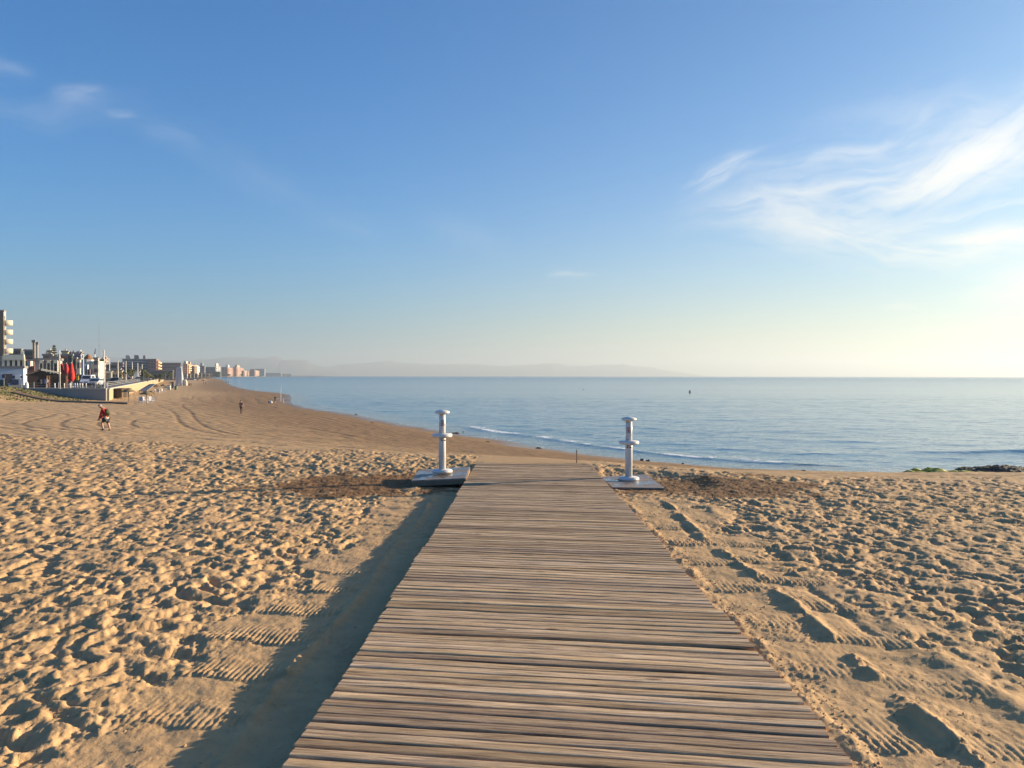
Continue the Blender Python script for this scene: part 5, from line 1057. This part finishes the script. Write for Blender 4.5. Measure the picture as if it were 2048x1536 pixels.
# breakwater
r = random.Random(4); mb = MB(); p0, p1 = PZ(528, 753.2, SEA), PZ(647, 752.6, SEA); p0 = Vector((P(528, 751, 3000).x, 3000, SEA)); p1 = Vector((P(647, 751, 3300).x, 3300, SEA)); n = 46
for i in range(n):
    p = p0.lerp(p1, i / (n - 1)); h_ = (8.5 if i < 20 else 4.2) * (1 - .35 * i / n); mb.add([(p.x + dx * 9 + r.uniform(-2, 2), p.y + dy * 8, p.z + (h_ * r.uniform(.75, 1.05) if k else -1)) for k in (0, 1) for dy in (-1, 1) for dx in (-1, 1)], [(0, 2, 3, 1), (4, 5, 7, 6), (0, 1, 5, 4), (2, 6, 7, 3), (0, 4, 6, 2), (1, 3, 7, 5)])
o = mb.build('breakwater', mat('breakwater_rock', (.10, .10, .105), .9)); tag(o, 'long dark rock breakwater running out to sea from the far port', 'breakwater')

# ------------------------------------------------------------------ trees
lf = mat('leaf_dark', (.045, .065, .022), .8, .45, 1.2); lf2 = mat('leaf_olive', (.075, .085, .028), .8, .45, 1.2); bark = mat('bark', (.12, .085, .06), .95)
def leafball(mb, r, c, rad, n, sz):
    for _ in range(n):
        d_ = Vector((r.gauss(0, 1), r.gauss(0, 1), r.gauss(0, 1))).normalized() * r.uniform(.45, 1.0) ** .6; p = Vector(c) + Vector((d_.x * rad[0], d_.y * rad[1], d_.z * rad[2])); a = Vector((r.gauss(0, 1), r.gauss(0, 1), r.gauss(0, 1))).normalized() * sz; b_ = a.orthogonal().normalized() * sz * .6
        mb.add([p - a, p + b_, p + a, p - b_], [(0, 1, 2, 3)])
def tree(name, label, px_, yb_, Z, hpx, wpx, mm, seed, cat='tree'):
    r = random.Random(seed); c = P(px_, 751, Z); c.z = cz; k_ = Z / F; H, Wd = hpx * k_, wpx * k_; t = thing(name, label, cat, c)
    tk = MB().tube([(0, 0, -.2), (.1, 0, H * .3), (-.1, .1, H * .6)], [.05 * H, .035 * H, .015 * H], 7)
    for i in range(4): a_ = i * 1.7; tk.tube([(0, 0, H * .3), (math.cos(a_) * Wd * .25, math.sin(a_) * Wd * .25, H * .6)], [.02 * H, .008 * H], 5)
    tk.build('trunk', bark, t); mb = MB()
    for i in range(9): a_ = r.uniform(0, 6.28); q_ = r.uniform(0, .36) * Wd; leafball(mb, r, (math.cos(a_) * q_, math.sin(a_) * q_, H * r.uniform(.42, .85)), (Wd * .24, Wd * .24, H * .17), 70, .045 * (H + Wd))
    mb.build('crown', mm, t); return t
for a_ in (('tree', 'dark green bushy tree at the left end of the promenade trees', 286, 757, 300, 18, 12, lf, 1), ('tree', 'olive bushy tree second along the promenade', 294, 757, 310, 15, 12, lf2, 2), ('tree', 'low spreading olive tree in the middle of the promenade trees', 303, 757, 320, 13, 13, lf2, 3), ('tree', 'low dark tree right of the spreading olive one', 312, 756, 330, 12, 12, lf, 4),
           ('tree', 'dark tree beneath the end of the long grey roof', 323, 756, 350, 13, 13, lf, 5), ('tree', 'dark tree furthest right before the wrapped tower', 338, 756, 380, 14, 12, lf, 6), ('bush', 'dark round bush beside the black car', 229, 760, 185, 10, 12, lf, 7), ('bush', 'dark bush behind the grey car by the colonnade', 216, 762, 175, 9, 11, lf, 8),
           ('bush', 'dark bush at the foot of the cream shopfront', 240, 751, 200, 14, 7, lf, 9), ('tree', 'tree top behind the white hall roof', 262, 751, 300, 24, 16, lf2, 10), ('tree', 'dark tree behind the right end of the white hall', 288, 751, 330, 24, 10, lf, 11), ('tree', 'small dark tree among the far grey blocks', 436, 751, 1100, 8, 9, lf, 12), ('tree', 'dark trees clump at the foot of the pink hotels', 457, 751, 1450, 5, 8, lf, 13), ('tree', 'dark shrub mass beside the stepped pink hotel', 484, 751, 1800, 6, 7, lf, 14), ('tree', 'dark tree in front of the orange terraces', 382, 751, 700, 13, 4, lf2, 15)):
    tree(*a_, cat='bush' if a_[0] == 'bush' else 'tree')
# norfolk pine: tiers of level branches
c = P(108.5, 751, 235); c.z = cz; k_ = 235 / F; t_ = thing('norfolk_pine', 'tiered norfolk island pine rising behind the pillared building', 'tree', c); H = P(108.5, 688, 235).z - cz
MB().tube([(0, 0, 0), (0, 0, H * .6), (0, 0, H)], [.35, .22, .05], 7).build('trunk', bark, t_); r = random.Random(2)
for i, (yy_, w_) in enumerate(((693, 2.2), (697, 4), (701, 5.4), (706, 7.5), (711, 8.8), (716, 10), (721, 11))):
    z_ = P(108.5, yy_, 235).z - cz; mb = MB()
    for k in range(11):
        a_ = k * .571 + i; L_ = w_ / 2 * k_ * r.uniform(.85, 1.1)
        for s_ in (.35, .6, .85, 1.0): leafball(mb, r, (math.cos(a_) * L_ * s_, math.sin(a_) * L_ * s_, z_ + .12 * s_), (.25, .25, .12), 5, .22)
    mb.build('branch_tier', lf, t_)
# palms on the promenade
def palm(px_, Z, hpx, label):
    c = P(px_, 751, Z); c.z = cz; k_ = Z / F; H = hpx * k_; t = thing('palm_tree', label, 'palm tree', c); MB().tube([(0, 0, 0), (.1, 0, H * .5), (0, 0, H)], [.22, .17, .15], 7).build('trunk', bark, t); mb = MB(); r = random.Random(int(px_))
    for k in range(16):
        a_ = k * .393; L_ = r.uniform(1.6, 2.2); e = r.uniform(-.2, .7); prev = Vector((0, 0, H)); 
        for s_ in range(1, 5):
            f = s_ / 4; p = Vector((math.cos(a_) * L_ * f, math.sin(a_) * L_ * f, H + e * f * 1.6 - 1.6 * f * f)); d_ = Vector((-math.sin(a_), math.cos(a_), 0)) * .28 * (1.1 - f * .8); mb.add([prev - d_, prev + d_, p + d_ * .7, p - d_ * .7], [(0, 1, 2, 3)]); prev = p
    mb.build('fronds', lf2, t)
for a_ in ((248.5, 230, 20, 'palm at the left corner of the white hall'), (286.5, 250, 24, 'palm right of the white hall'), (330, 400, 14, 'far palm below the long grey roof'), (345, 420, 16, 'far palm just left of the wrapped tower'), (295, 260, 17, 'palm between the white hall and the promenade trees')): palm(*a_)
# grass on the dune
mb = MB(); r = random.Random(6); pts = []
for _ in range(3000):
    x_, y_ = r.uniform(-100, -68), r.uniform(106, 122); pts.append((x_, y_))
Xg = np.array([p[0] for p in pts]); Yg = np.array([p[1] for p in pts]); rr = base_depth(Xg, Yg); Zg = CAM.z - rr[0]; keep = sample(T_LOW, Xg, Yg, 60.)
for (x_, y_), z_, k in zip(pts, Zg, keep):
    if k < -.5 + .9 * r.random() - .3: continue
    h_ = r.uniform(.08, .22); a_ = r.uniform(0, 3.14); d_ = Vector((math.cos(a_), math.sin(a_), 0)) * r.uniform(.10, .28); b_ = Vector((x_, y_, z_ - .03)); mb.add([b_ - d_, b_ + d_, b_ + d_ * .4 + Vector((.05, 0, h_))], [(0, 1, 2)])
o = mb.build('dune_grass', mat('dune_grass', (.11, .115, .04), .9, .35, 1.5)); tag(o, 'low green dune grass on the bank at the far left', 'grass', kind='stuff')

# ------------------------------------------------------------------ far mountains and the air between
def ridge(name, pts, Z, seed, depth=1500):
    xs_ = np.arange(pts[0][0], pts[-1][0] + 1, 2.5); r = np.random.default_rng(seed); yt = np.interp(xs_, [p[0] for p in pts], [p[1] for p in pts]); yt = yt + np.interp(xs_, np.arange(0, 1600, 6), r.normal(0, .45, 267)) * np.clip((751 - yt) / 20, .2, 1)
    k = 9; mb = MB(); tt = np.linspace(0, 1, k)
    for x_, y_ in zip(xs_, yt):
        top = P(float(x_), float(y_), Z); foot = SEA - 2
        for t in tt:
            f = math.sin(math.pi * t) ** .8; yy_ = Z + (t - .5) * depth; mb.v.append((top.x * yy_ / Z if False else top.x + 40 * math.sin(t * 9 + x_ * .11), yy_, foot + (max(top.z - foot, 2)) * f * (1 + .10 * math.sin(x_ * .21 + t * 11) * (1 - f))))
    n = len(xs_); mb.f = [(i * k + j, (i + 1) * k + j, (i + 1) * k + j + 1, i * k + j + 1) for i in range(n - 1) for j in range(k - 1)]
    o = mb.build(name, mat('mountain', (.10, .10, .08), .95, .3, .002), smooth=True); tag(o, kind='structure')
ridge('mountains', [(60, 730), (150, 724), (215, 713.5), (260, 716), (310, 720), (380, 722), (430, 717), (460, 714.5), (500, 714), (530, 717), (548, 711.5), (556, 715.5), (575, 720), (600, 719.5), (615, 722), (632, 730), (650, 738), (690, 746), (730, 754)], 8400, 1)
ridge('mountains', [(600, 742), (655, 733), (700, 727), (745, 725), (780, 721), (800, 725), (860, 728.5), (950, 728), (1000, 732), (1050, 730), (1110, 726), (1135, 732), (1180, 731), (1240, 728.5), (1300, 735), (1350, 744), (1410, 754)], 10400, 2)
HAZE_D = 2.3e-4
hm = bpy.data.materials.new('haze'); hm.use_nodes = True; q = G(hm.node_tree); q.n.clear(); pv = q.new('ShaderNodeVolumePrincipled'); pv.inputs['Color'].default_value = (.59, .67, .74, 1); pv.inputs['Density'].default_value = HAZE_D; pv.inputs['Anisotropy'].default_value = .32
q.l.new(pv.outputs[0], q.new('ShaderNodeOutputMaterial').inputs['Volume'])
mb = MB().box((0, 6210, 115.5), (26000, 12560, 245.8)); o = mb.build('haze', hm); tag(o, kind='stuff')
